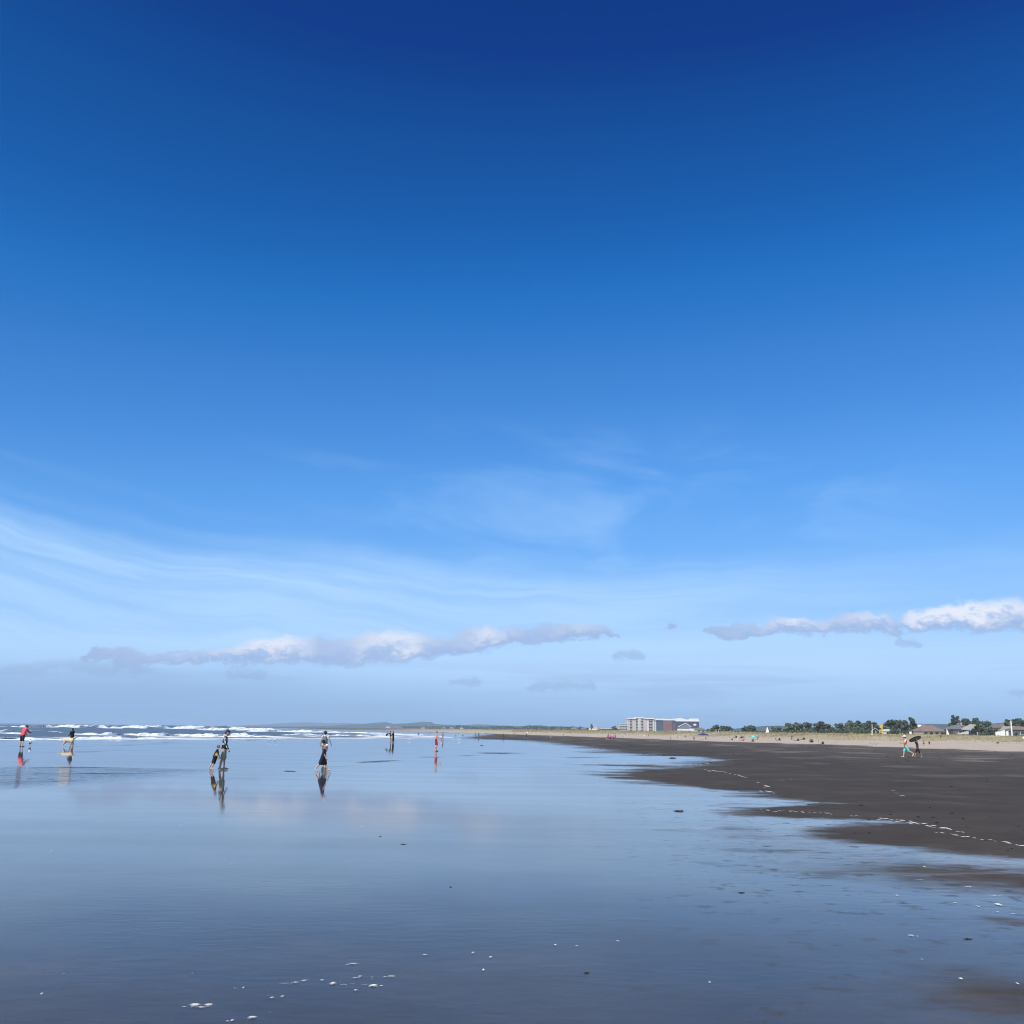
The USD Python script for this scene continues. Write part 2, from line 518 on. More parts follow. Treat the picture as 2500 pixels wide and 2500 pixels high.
# where the sand has drained (damp) and where a film of water still lies on it (wet)
DAMP = np.array([(1150, 1801), (1180, 1806), (1290, 1809), (1400, 1820), (1500, 1835), (1600, 1846), (1720, 1851), (1770, 1859), (1640, 1874), (1530, 1889), (1590, 1908), (1720, 1924), (1860, 1938), (1960, 1951), (2010, 1959), (1950, 1965), (1880, 1971), (1850, 1979), (1900, 1990), (2020, 1998), (2164, 2004),
                 (2200, 2009), (2110, 2020), (2060, 2031), (2090, 2043), (2180, 2055), (2300, 2068), (2500, 2097), (2700, 2120), (3600, 2250)], float)
damp_line = np.array([on_plane(a, b)[:2] for a, b in DAMP])
damp_line = np.vstack([[(-9000, 12500), (-1250, 3300), (-330, 1500), (-60, 640), (-14, 432), (-5, 330)], damp_line, [(14, -10), (20, -60), (60, -200)]])
damp_poly = Polygon(np.vstack([damp_line, [(20000, -200), (20000, 12500)]])).buffer(0)
dl = _dense(damp_line, 0.25)
dist, _ = cKDTree(dl).query(gv[:, :2])
inside = shapely.contains_xy(damp_poly, gv[:, 0], gv[:, 1])
soft_w = np.clip(gr * 0.05, 0.7, 8.0)
edge_n = (fbm(np.column_stack([gv[:, 0] / 2.6, gv[:, 1] / 1.6, np.zeros(len(gv))]), 4, 61) - 0.5) * 2.6 + (fbm(np.column_stack([gv[:, 0] / 7.0, gv[:, 1] / 5.0, np.zeros(len(gv))]), 3, 67) - 0.5) * 3.0 * smoothstep(gr, 15, 60)
wet = np.clip(0.5 + (np.where(inside, -dist, dist) + edge_n * np.minimum(soft_w, 1.4)) / (2 * soft_w), 0, 1)


def patch(px, py, rx, ry, amount):
    """A drained hump of sand in the wet flat, measured where it lies."""
    c = on_plane(px, py)
    ex = np.linalg.norm(on_plane(px + rx, py)[:2] - c[:2])
    ey = np.linalg.norm(on_plane(px, py - ry)[:2] - on_plane(px, py + ry)[:2]) / 2
    q = np.hypot((gv[:, 0] - c[0]) / ex, (gv[:, 1] - c[1]) / ey)
    q = q + (fbm(np.column_stack([gv[:, :2] / 1.1, np.full(len(gv), px * 0.01)]), 4, 71) - 0.5) * 0.9
    return amount * (1 - smoothstep(q, 0.0, 1.5))


for a in [(2450, 2140, 420, 34, 0.36), (2520, 2470, 420, 150, 0.30), (2420, 2420, 200, 60, 0.10), (1205, 1839, 60, 3.4, 0.42), (2470, 2250, 90, 14, 0.3), (1830, 1905, 120, 18, 0.2), (1500, 1868, 120, 3, 0.5), (1420, 1850, 80, 2, 0.4),
          (2200, 2120, 560, 140, 0.28), (1600, 1960, 330, 60, 0.22), (1800, 2330, 800, 110, 0.16), (1500, 1886, 200, 16, 0.16), (1350, 1840, 190, 10, 0.2)]:
    wet = np.clip(wet - patch(*a), 0, 1)

# low wet ridges left by the last swash: thin darker lines across the mirror
LINES = [([(-60, 1826), (60, 1824), (180, 1822), (300, 1819.5), (380, 1816.5), (450, 1814), (600, 1815)], 1.6, 0.75), ([(-60, 1842), (60, 1840), (180, 1836.5), (300, 1830), (380, 1826)], 1.8, 0.8), ([(190, 1812), (280, 1813.5)], 1.0, 0.5), ([(420, 1814.5), (455, 1813.5)], 1.8, 0.4),
         ([(455, 1801.5), (545, 1805), (610, 1808.5), (690, 1810.5)], 1.4, 0.7), ([(-60, 1871), (150, 1873), (330, 1875), (480, 1879), (560, 1878)], 2.0, 0.8), ([(540, 1872), (590, 1874)], 1.6, 0.6), ([(100, 1888), (300, 1889), (450, 1887)], 1.6, 0.5), ([(-60, 1906), (120, 1908), (290, 1906), (420, 1903)], 1.6, 0.5),
         ([(470, 1911), (540, 1906), (600, 1900)], 1.2, 0.6), ([(775, 1875), (840, 1871.5), (915, 1866)], 1.6, 0.75), ([(865, 1864), (945, 1857.5), (1005, 1855)], 1.6, 0.85), ([(1010, 1850.5), (1060, 1847.5), (1115, 1844)], 1.8, 0.9), ([(1105, 1846), (1180, 1843.5)], 1.2, 0.7), ([(1040, 1807), (1115, 1808.7)], 1.0, 0.8),
         ([(600, 1868), (640, 1868)], 0.9, 0.4), ([(860, 1862), (905, 1860)], 0.8, 0.4), ([(1290, 1862), (1420, 1866), (1560, 1870)], 1.2, 0.5), ([(1640, 1894), (1500, 1898), (1420, 1895)], 1.4, 0.5), ([(150, 2216), (480, 2214)], 0.1, 0.0)]
for pts, half, amount in LINES:
    if not amount:
        continue
    p = np.array(pts, float)
    xs = np.arange(p[0, 0], p[-1, 0], 4.0) if p[-1, 0] > p[0, 0] else np.arange(p[-1, 0], p[0, 0], 4.0)
    o = np.argsort(p[:, 0])
    ys = np.interp(xs, p[o, 0], p[o, 1])
    w3 = np.array([on_plane(a, b)[:2] for a, b in zip(xs, ys)])
    depth_m = 0.75 * np.array([np.linalg.norm(on_plane(a, b - half)[:2] - on_plane(a, b + half)[:2]) / 2 for a, b in zip(xs, ys)])
    t = cKDTree(w3)
    near = gr < 400
    dd, ii = t.query(gv[near, :2])
    ends = np.minimum(np.arange(len(xs)), np.arange(len(xs))[::-1]) / max(3, len(xs) * 0.3)
    k = 0.72 * amount * np.clip(ends, 0, 1)[ii] * (1 - smoothstep(dd / depth_m[ii], 0.35, 1.15))
    wet[near] = np.clip(wet[near] - k * (0.12 + 0.92 * noise(np.column_stack([gv[near, :2] / 2.4, np.full(near.sum(), 0.3)]), 5)), 0, 1)

# the ruffled sheet of swash on the far left
rip = np.zeros(len(gv))
sheet = Polygon([on_plane(a, b)[:2] for a, b in [(-300, 1871), (200, 1870), (520, 1877), (600, 1876), (520, 1886), (400, 1899), (250, 1914), (0, 1928), (-300, 1940)]])
sd, _ = cKDTree(_dense(np.array(sheet.exterior.coords), 0.3)).query(gv[:, :2])
sin = shapely.contains_xy(sheet, gv[:, 0], gv[:, 1])
rip = np.clip(np.where(sin, sd, -sd) / 2.6 + 0.2, 0, 1)
rip = np.maximum(rip, 0.06 * smoothstep(gr, 22, 8) * smoothstep(fbm(np.column_stack([gv[:, 0] / 2.6, gv[:, 1] / 1.7, np.zeros(len(gv))]), 3, 91), 0.3, 0.75))
rip = np.maximum(rip, 0.085 * (1 - smoothstep(dist, 2, 9)) * (gr < 60))
rip = np.maximum(rip, 0.4 * (1 - smoothstep(np.abs(s_shore - 3), 2, 14)) * (gr < 500))
# where the film is broken by small drained humps
cx_, cy_ = on_plane(2080, 2110)[:2]
pxv, pyv = to_photo(gv[:, 0], gv[:, 1], np.zeros(len(gv)))
front = (gv[:, 1] > 3) & (gr < 80)
dash = np.where(front, 0.75 * smoothstep(pxv, 1350, 2000) * smoothstep(pyv, 1885, 1985) * (1 - 0.55 * smoothstep(pyv, 2180, 2330)) + 0.13 * smoothstep(pyv, 2250, 2420), 0.0)
dash = dash + 0.95 * np.clip(rip * 1.2 - 0.15, 0, 1) * (gr > 25) * (gr < 110) * (np.abs(s_shore - 3) > 16)
dash = np.clip(dash, 0, 0.95)
sand_dry = smoothstep(s_land + (fbm(np.column_stack([gv[:, :2] / 3.0, np.zeros(len(gv))]), 3, 21) - 0.5) * 5, -1.2, 1.6)
wet = np.clip(wet - 0.28 * np.clip(rip * 1.2 - 0.15, 0, 1) * (gr < 110) * (np.abs(s_shore - 3) > 16), 0, 1)
# farther on the whole beach is wet, and it dries in a broad, patchy band next to the dry sand
far_wet = smoothstep(gr, 480, 950)
sand_dry = sand_dry * (1 - 0.8 * far_wet)
drying = smoothstep(s_land, -34, -1) * (0.35 + 1.1 * fbm(np.column_stack([gv[:, 0] / 5.0, gv[:, 1] / 9.0, np.zeros(len(gv))]), 4, 83))
sand_dry = np.maximum(sand_dry, 0.10 * np.clip(drying, 0, 1.2) * (1 - far_wet))
streaks = smoothstep(fbm(np.column_stack([gv[:, 0] / 3.2, gv[:, 1] / 6.0, np.zeros(len(gv))]), 5, 95), 0.60, 0.74) * smoothstep(s_land, -48, -10) * (gr > 45)
sand_dry = np.clip(sand_dry + 0.20 * streaks * (1 - far_wet), 0, 1)
turf = smoothstep(s_land + (fbm(np.column_stack([gv[:, :2] / 7.0, np.zeros(len(gv))]), 3, 33) - 0.5) * 16, 19, 30) * (1 - 0.85 * far_wet)
wet = wet * (1 - smoothstep(sand_dry, 0.05, 0.3))
film = 0.32 * smoothstep(gr, 36, 17) + 0.70 * smoothstep(gr, 15, 7)

_n, _l = {}, []


def ground_material():
    N = {
        'g': ('geometry', {}),
        'wet': ('attribute', dict(attribute='wet')), 'dry': ('attribute', dict(attribute='dry')), 'turf': ('attribute', dict(attribute='turf')), 'rip': ('attribute', dict(attribute='ripple')),
        # streaks: the film drains along the shore
        'mp': ('mapping', dict(mapping_type='point', rotation=(0, 0, 0.12), scale=(0.45, 1.0, 1.0))),
        'na': ('noise_texture', dict(scale=1.1, detail=6.0, roughness=0.62, distortion=0.3)),
        'nb': ('noise_texture', dict(scale=5.5, detail=4.0, roughness=0.6)),
        'nab': ('math', dict(math_type='multiply_add', value2=0.42)),
        'w1': ('math', dict(math_type='add')),
        'w2': ('map_range', dict(range_type='smoothstep', from_min=0.52, from_max=0.98, to_min=0.0, to_max=1.0, clamp=True)),
        # damp and dry sand colours
        'nc': ('noise_texture', dict(scale=0.42, detail=8.0, roughness=0.68)),
        'nd': ('noise_texture', dict(scale=60.0, detail=3.0, roughness=0.7)),
        'ncd': ('math', dict(math_type='multiply_add', value2=0.55)),
        'damp': ('rgb_ramp', dict(ramp=[(0.38, (0.040, 0.032, 0.024)), (0.55, (0.058, 0.047, 0.036)), (0.70, (0.096, 0.080, 0.061))])),
        'dryc': ('rgb_ramp', dict(ramp=[(0.3, (0.35, 0.29, 0.225)), (0.6, (0.45, 0.385, 0.305)), (0.9, (0.53, 0.46, 0.37))])),
        'turfc': ('rgb_ramp', dict(ramp=[(0.3, (0.26, 0.23, 0.12)), (0.55, (0.36, 0.31, 0.18)), (0.8, (0.44, 0.38, 0.26))])),
        'c1': ('mix', dict(mix_type='mix')), 'c2': ('mix', dict(mix_type='mix')),
        # grain and ripples
        'nf': ('noise_texture', dict(scale=2.4, detail=4.0, roughness=0.55)),
        'mr': ('mapping', dict(mapping_type='point', rotation=(0, 0, -0.25), scale=(0.8, 2.0, 1.0))),
        'nr': ('noise_texture', dict(scale=3.2, detail=3.0, roughness=0.5, distortion=0.5)),
        'rs': ('math', dict(math_type='multiply_add', value2=0.9, value3=FILM_BUMP)),
        'bs': ('bump', dict(strength=0.45, distance=0.02)),
        'bw': ('bump', dict(strength=1.0, distance=0.04)),
        'rr': ('math', dict(math_type='multiply_add', value2=0.05, value3=0.035)),
        'p': ('principled_bsdf', dict(roughness=0.8, specular_ior_level=0.12, coat_ior=1.33, coat_roughness=0.035)),
    }
    L = [('g.position', 'mp.vector'), ('mp.vector', 'na.vector'), ('mp.vector', 'nb.vector'), ('nb.fac', 'nab.value1'), ('na.fac', 'nab.value3'), ('wet.fac', 'w1.value1'), ('nab.value', 'w1.value2'),
         ('g.position', 'nc.vector'), ('g.position', 'nd.vector'), ('nd.fac', 'ncd.value1'), ('nc.fac', 'ncd.value3')]
    # wet + noise (mean about 0.71) -> film
    N['w1b'] = ('math', dict(math_type='subtract', value2=0.46))
    L += [('w1.value', 'w1b.value1'), ('w1b.value', 'w2.value'), ('wet.fac', 'w3.value1'), ('w2.result', 'w3.value2')]
    N['w3'] = ('math', dict(math_type='multiply'))
    N['w4'] = ('map_range', dict(range_type='linear', from_min=0.0, from_max=0.75, to_min=0.0, to_max=1.0, clamp=True))
    L += [('w3.value', 'w4.value')]
    N['dz'] = ('attribute', dict(attribute='dash'))
    N['md'] = ('mapping', dict(mapping_type='point', rotation=(0, 0, 0.1), scale=(1.0, 1.0, 1.0)))
    N['nz'] = ('noise_texture', dict(scale=2.6, detail=5.0, roughness=0.62))
    N['mz'] = ('map_range', dict(range_type='smoothstep', from_min=0.55, from_max=0.70, to_min=0.0, to_max=1.0, clamp=True))
    N['kz'] = ('math', dict(math_type='multiply'))
    N['iz'] = ('math', dict(math_type='subtract', value1=1.0))
    N['w5'] = ('math', dict(math_type='multiply'))
    L += [('g.position', 'md.vector'), ('md.vector', 'nz.vector'), ('nz.fac', 'mz.value'), ('mz.result', 'kz.value1'), ('dz.fac', 'kz.value2'), ('kz.value', 'iz.value2'), ('w4.result', 'w5.value1'), ('iz.value', 'w5.value2')]
    N['th'] = ('attribute', dict(attribute='thin'))
    N['nq'] = ('noise_texture', dict(scale=0.55, detail=4.0, roughness=0.6))
    N['rq'] = ('math', dict(math_type='multiply_add', value2=0.16, value3=0.035))
    N['tq'] = ('math', dict(math_type='multiply'))
    N['tw'] = ('math', dict(math_type='multiply_add', value2=-0.28, value3=1.06, use_clamp=True))
    N['w6'] = ('math', dict(math_type='multiply'))
    N['q2'] = ('math', dict(math_type='multiply_add', value2=1.0, value3=0.5))
    L += [('g.position', 'nq.vector'), ('nq.fac', 'q2.value1'), ('th.fac', 'tq.value1'), ('q2.value', 'tq.value2'), ('tq.value', 'rq.value1'), ('rq.value', 'p.coat_roughness'), ('tq.value', 'tw.value1'), ('w5.value', 'w6.value1'), ('tw.value', 'w6.value2')]
    # sand soaked under the film is darker than damp sand
    N['c3'] = ('mix', dict(mix_type='multiply', color2=(0.80, 0.78, 0.76)))
    # the film is uneven: broad streaks along the shore
    N['ms'] = ('mapping', dict(mapping_type='point', rotation=(0, 0, 0.35), scale=(0.22, 1.0, 1.0)))
    N['ns'] = ('noise_texture', dict(scale=0.42, detail=6.0, roughness=0.62, distortion=0.6))
    N['rs2'] = ('map_range', dict(range_type='smoothstep', from_min=0.36, from_max=0.60, to_min=0.93, to_max=1.0, clamp=True))
    N['w7'] = ('math', dict(math_type='multiply'))
    L += [('g.position', 'ms.vector'), ('ms.vector', 'ns.vector'), ('ns.fac', 'rs2.value'), ('w6.value', 'w7.value1'), ('rs2.result', 'w7.value2')]
    N['half'] = ('math', dict(math_type='multiply', value2=0.66))
    L += [('ncd.value', 'half.value1'), ('half.value', 'damp.fac'), ('half.value', 'dryc.fac'), ('half.value', 'turfc.fac'),
          ('dry.fac', 'c1.fac'), ('damp.color', 'c1.color1'), ('dryc.color', 'c1.color2'), ('turf.fac', 'c2.fac'), ('c1.color', 'c3.color1'), ('w5.value', 'c3.fac'), ('c3.color', 'c2.color1'), ('turfc.color', 'c2.color2'), ('c2.color', 'p.base_color'),
          ('g.position', 'nf.vector'), ('nf.fac', 'bs.height'), ('bs.normal', 'p.normal'),
          ('g.position', 'mr.vector'), ('mr.vector', 'nr.vector'), ('nr.fac', 'bw.height'), ('rip.fac', 'rs.value1'), ('rs.value', 'bw.strength'), ('bw.normal', 'p.coat_normal'),
          ('w7.value', 'p.coat_weight')]
    return usdkit.material(stage, '/World/Looks/beach_sand', N, L, surface='p.BSDF')


FILM_BUMP = 0.0045
ground = obj('beach', (gv, gf), ground_material(), smooth=True)
tag(ground, 'wide flat beach, wet and mirror-like on the left, dark damp sand and pale dry sand on the right', 'beach', kind='structure')
for nm, val in (('wet', wet), ('dry', sand_dry), ('turf', turf), ('ripple', rip), ('dash', dash), ('thin', film)):
    prim_var(ground, nm, val)

# ------------------------------------------------------------------ sea
SEA_Z = -0.05
CREST = []      # (photo x from, to, depth m, height m, width m, seed) of each line of breaking water


def sea_material():
    N = {
        'g': ('geometry', {}), 'foam': ('attribute', dict(attribute='foam')),
        'mp': ('mapping', dict(mapping_type='point', scale=(0.35, 1.0, 1.0))),
        'n': ('noise_texture', dict(scale=0.22, detail=6.0, roughness=0.65, distortion=0.6)),
        'nb': ('noise_texture', dict(scale=0.9, detail=4.0, roughness=0.6)),
        'b': ('bump', dict(strength=0.8, distance=0.35)),
        'fs': ('math', dict(math_type='add')), 'fm': ('map_range', dict(range_type='smoothstep', from_min=0.86, from_max=1.12, to_min=0.0, to_max=1.0, clamp=True)),
        'w': ('principled_bsdf', dict(base_color=(0.085, 0.11, 0.13), roughness=0.36, ior=1.33, specular_ior_level=0.5)),
        'f': ('diffuse_bsdf', dict(color=(0.84, 0.86, 0.88))), 'x': ('mix_closure', {})}
    L = [('g.position', 'mp.vector'), ('mp.vector', 'n.vector'), ('mp.vector', 'nb.vector'), ('nb.fac', 'b.height'), ('b.normal', 'w.normal'), ('foam.fac', 'fs.value1'), ('n.fac', 'fs.value2'), ('fs.value', 'fm.value'), ('fm.result', 'x.fac'), ('w.BSDF', 'x.closure1'), ('f.BSDF', 'x.closure2')]
    return usdkit.material(stage, '/World/Looks/sea_water', N, L, surface='x.closure')


foam_mat = usdkit.material(stage, '/World/Looks/white_water', {
    'g': ('geometry', {}), 'n': ('noise_texture', dict(scale=0.8, detail=5.0, roughness=0.65)), 'r': ('rgb_ramp', dict(ramp=[(0.36, (0.26, 0.33, 0.42)), (0.47, (0.52, 0.60, 0.68)), (0.58, (0.84, 0.87, 0.9)), (1, (0.9, 0.9, 0.9))])),
    'd': ('diffuse_bsdf', dict(roughness=0.6)), 't': ('translucent_bsdf', dict(color=(0.8, 0.85, 0.9))), 'x': ('mix_closure', dict(fac=0.15))},
    [('g.position', 'n.vector'), ('n.fac', 'r.fac'), ('r.color', 'd.color'), ('d.BSDF', 'x.closure1'), ('t.BSDF', 'x.closure2')], surface='x.closure')

# (from x, to x, trough y, crest y) along the water, far row first
ROWS = [(-160, 300, 1776.5, 1768.6, 0), (150, 620, 1779.5, 1772.2, 1), (480, 700, 1784, 1777.5, 2), (600, 830, 1788, 1782.0, 3), (-140, 40, 1787, 1779.0, 4), (62, 96, 1786, 1781, 5), (118, 152, 1788, 1783.5, 6), (172, 420, 1795.5, 1788.5, 7), (330, 640, 1797, 1789.0, 8), (610, 700, 1796, 1791.8, 9), (680, 905, 1796.5, 1791.4, 10),
        (-140, 105, 1804, 1798.6, 11), (118, 205, 1803.5, 1799.6, 12), (205, 400, 1803, 1798.4, 13), (-130, 60, 1791, 1787.2, 14), (905, 1040, 1793.5, 1791.2, 15), (760, 990, 1789.5, 1787.5, 16), (250, 600, 1774.8, 1770.6, 17)]


def breaker(x0, x1, yb, yt, seed):
    """One line of white water: a lumpy ridge with a ragged crest and tapering ends."""
    n = max(24, int((x1 - x0) / 3))
    xs = np.linspace(x0, x1, n)
    r = np.random.default_rng(100 + seed)
    mid = (x0 + x1) / 2
    d0 = on_plane(mid, yb + (horizon_y(mid) - horizon_y(0)) * 0, SEA_Z)[1]
    pts, hs = [], []
    for k, px in enumerate(xs):
        y = yb + 0.0117 * (px - mid)
        b = on_plane(px, y, SEA_Z)
        d = b[1] * (1 + 0.02 * math.sin(k * 0.15 + seed))
        b = b * (d / b[1])
        top = at(px, yt + 0.0117 * (px - mid), d + 1.0)
        h = max(0.12, top[2] - SEA_Z)
        end = min(1, min(k, n - 1 - k) / (0.12 * n + 1))
        rag = float(np.clip((fbm(np.array([[px / 22.0, seed * 3.1, 0]]), 4, seed)[0] - 0.08) * 1.9, 0.0, 1.1))
        pts.append(b[:2])
        hs.append(h * (0.25 + 0.75 * end ** 0.7) * rag)
    pts, hs = np.array(pts), np.array(hs)
    prof = [(-0.9, -0.12), (-0.7, 0.12), (-0.45, 0.42), (-0.2, 0.78), (0.0, 1.0), (0.3, 0.92), (0.8, 0.62), (1.6, 0.3), (2.6, -0.1)]
    vs = []
    wdt = 1.2 + hs * 1.8
    for (u, hz) in prof:
        jit = (fbm(np.column_stack([pts / 1.4, np.full(n, u * 3 + seed)]), 3, 7 + seed) - 0.5)
        vs.append(np.column_stack([pts[:, 0] + jit * 0.8, pts[:, 1] + u * wdt + jit * 1.2, SEA_Z + hz * hs * (1 + 0.5 * jit)]))
    m = len(prof)
    v = np.stack(vs, 1).reshape(-1, 3)
    q = []
    for i in range(n - 1):
        for j in range(m - 1):
            a = i * m + j
            q.append([a, a + m, a + m + 1, a + 1])
    q = np.array(q)
    return np.asarray(v), np.vstack([q[:, [0, 1, 2]], q[:, [0, 2, 3]]]), pts, hs


water = thing('sea', 'grey-blue sea with rows of white breakers rolling in on the left', 'sea', kind='structure')
rows_xy, rows_h = [], []
for a in ROWS:
    v, f, pts, hs = breaker(*a)
    obj('breaking_wave', (v, f), foam_mat, water, smooth=True)
    rows_xy.append(pts)
    rows_h.append(hs)
rows_xy, rows_h = np.vstack(rows_xy), np.concatenate(rows_h)


def sea_mesh():
    th = np.radians(np.linspace(-75, 14, 520))
    r = np.concatenate([np.geomspace(60, 600, 260), np.geomspace(606, 14500, 110)])
    T, R = np.meshgrid(th, r)
    x, y = R * np.sin(T), R * np.cos(T)
    n, m = x.shape
    d, i = cKDTree(rows_xy).query(np.stack([x.ravel(), y.ravel()], 1))
    swell = 0.16 * np.sin((y + 14 * fbm(np.stack([x / 60, y / 60, 0 * x], -1), 2, 2)) / 7.0) * smoothstep(y, 120, 260)
    chop = (fbm(np.stack([x / 9, y / 4, 0 * x], -1), 4, 12) - 0.5) * 0.5 * smoothstep(y, 130, 220) * np.exp(-y / 2500)
    w = shore_side(np.stack([x.ravel(), y.ravel()], 1)).reshape(x.shape)
    deep = smoothstep(-w, 1, 26)
    z = SEA_Z + (swell + chop) * deep
    # the back of each breaker lifts the water a little
    z = z + np.exp(-(d.reshape(x.shape) / 6.0) ** 2) * rows_h[i].reshape(x.shape) * 0.25 * deep
    foam = np.exp(-(d / 9.0)) * 0.50 * np.clip(rows_h[i] * 2.5, 0, 1) + 0.36 * smoothstep(-w.ravel(), 60, 4) + 0.10 * smoothstep(y.ravel(), 900, 150)
    foam = foam * smoothstep(y.ravel(), 3000, 700)
    v = np.stack([x, y, z], -1).reshape(-1, 3)
    k = (np.arange(n - 1)[:, None] * m + np.arange(m - 1)[None])
    q = np.stack([k, k + m, k + m + 1, k + 1], -1).reshape(-1, 4)
    keep = (w.ravel() < 14)[q].any(1)
    q = q[keep]
    used, q = np.unique(q, return_inverse=True)
    q = q.reshape(-1, 4)
    v, foam = v[used], foam[used]
    return v, np.vstack([q[:, [0, 2, 1]], q[:, [0, 3, 2]]]), foam


sv, sf, sfoam = sea_mesh()
surf = obj('water_surface', (sv, sf), sea_material(), water, smooth=True)
prim_var(surf, 'foam', sfoam)

# ------------------------------------------------------------------ hills far up the coast
def ridge(name, pts, depth, thick, mat_, label, seed):
    """A range of low hills with its real breadth; the silhouette follows the given outline."""
    p = np.array(pts, float)
    xs = np.arange(p[0, 0], p[-1, 0] + 1, 4.0)
    top = np.array([at(x, y, depth) for x, y in zip(xs, np.interp(xs, p[:, 0], p[:, 1]))])
    n = len(xs)
    rows = []
    for u, k in ((-1.0, 0.0), (-0.72, 0.25), (-0.4, 0.62), (-0.15, 0.92), (0.0, 1.0), (0.25, 0.9), (0.7, 0.45), (1.2, 0.0)):
        j = fbm(np.column_stack([top[:, 0] / (thick * 0.25), np.full(n, u * 5), np.full(n, seed)]), 4, seed) - 0.5
        h = np.maximum(top[:, 2] - 2.0, 0.5)
        z = 1.0 + h * k * (1 + 0.35 * j * (0 if u == 0 else 1)) + (h * 0.10 * j if u == 0 else 0) - (3 if k == 0 else 0)
        rows.append(np.column_stack([top[:, 0], top[:, 1] + u * thick, z]))
    m = len(rows)
    v = np.stack(rows, 1).reshape(-1, 3)
    i = (np.arange(n - 1)[:, None] * m + np.arange(m - 1)[None]).ravel()
    q = np.stack([i, i + m, i + m + 1, i + 1], -1)
    tag(obj(name, (v, np.vstack([q[:, [0, 1, 2]], q[:, [0, 2, 3]]])), mat_, smooth=True), label, 'hills', kind='structure')


forest = mat('forested_hill', (0.055, 0.075, 0.045), 0.95, 0.45, 0.012, 0.1)
ridge('hills', [(560, 1772.5), (640, 1769), (700, 1764.5), (745, 1763), (790, 1765), (850, 1764.5), (905, 1767), (960, 1770), (1040, 1772), (1120, 1778)], 9500, 700, forest, 'faint blue mountains beyond the far end of the bay', 1)
ridge('hills', [(600, 1773.5), (680, 1773), (760, 1772.5), (820, 1771), (850, 1768.5), (890, 1767), (922, 1763), (942, 1762), (957, 1767), (972, 1766), (1000, 1764.5), (1036, 1761.5), (1052, 1762), (1060, 1767), (1090, 1769), (1140, 1769.5), (1165, 1767.5), (1186, 1768.5), (1240, 1771.5), (1320, 1773), (1420, 1776), (1520, 1780)], 5200, 420, forest, 'low hazy headland behind the far end of the beach', 2)
ridge('hills', [(1690, 1783), (1780, 1779), (1836, 1774), (1868, 1771), (1900, 1770.5), (1930, 1773), (1990, 1775), (2080, 1773), (2200, 1769), (2280, 1766.5), (2330, 1767), (2410, 1765), (2500, 1763), (2640, 1760), (2900, 1768)], 2600, 260, forest, 'low wooded hill behind the houses on the right', 3)

# ------------------------------------------------------------------ leaves, trees, shrubs, grass
pine_leaf = leaf_mat('pine_needles', (0.075, 0.10, 0.07), (0.26, 0.30, 0.19))
pine_leaf2 = leaf_mat('pine_needles_olive', (0.085, 0.105, 0.065), (0.29, 0.31, 0.175))
scrub_leaf = leaf_mat('scrub_leaves', (0.09, 0.095, 0.06), (0.27, 0.26, 0.15))
olive_leaf = leaf_mat('olive_leaves', (0.05, 0.055, 0.022), (0.16, 0.15, 0.065))
bark = mat('bark', (0.10, 0.08, 0.065), 0.95, 0.3, 4.0, 0.1)


def leaves(r, centres, sizes, n, leaf, squash=1.0):
    """Many small upward and outward facing blades spread through lobes."""
    centres, sizes = np.asarray(centres, float), np.asarray(sizes, float)
    k = r.choice(len(centres), n, p=sizes ** 2 / (sizes ** 2).sum())
    d = r.normal(size=(n, 3))
    d /= np.linalg.norm(d, axis=1, keepdims=True)
    c = centres[k] + d * (sizes[k] * (0.45 + 0.6 * r.random(n) ** 0.6))[:, None] * np.array([1, 1, squash])
    nrm = d + 0.7 * r.normal(size=(n, 3)) + [0, 0, 0.4]
    nrm /= np.linalg.norm(nrm, axis=1, keepdims=True)
    u = np.cross(nrm, r.normal(size=(n, 3)))
    u /= np.linalg.norm(u, axis=1, keepdims=True)
    w = np.cross(nrm, u)
    s = (leaf * (0.6 + 0.8 * r.random(n)))[:, None]
    v = np.stack([c - u * s - w * s * 0.35, c + u * s * 0.2 - w * s * 0.7, c + u * s + w * s * 0.1, c + w * s * 0.75], 1).reshape(-1, 3)
    i = np.arange(n) * 4
    return v, np.vstack([np.stack([i, i + 1, i + 2], 1), np.stack([i, i + 2, i + 3], 1)])


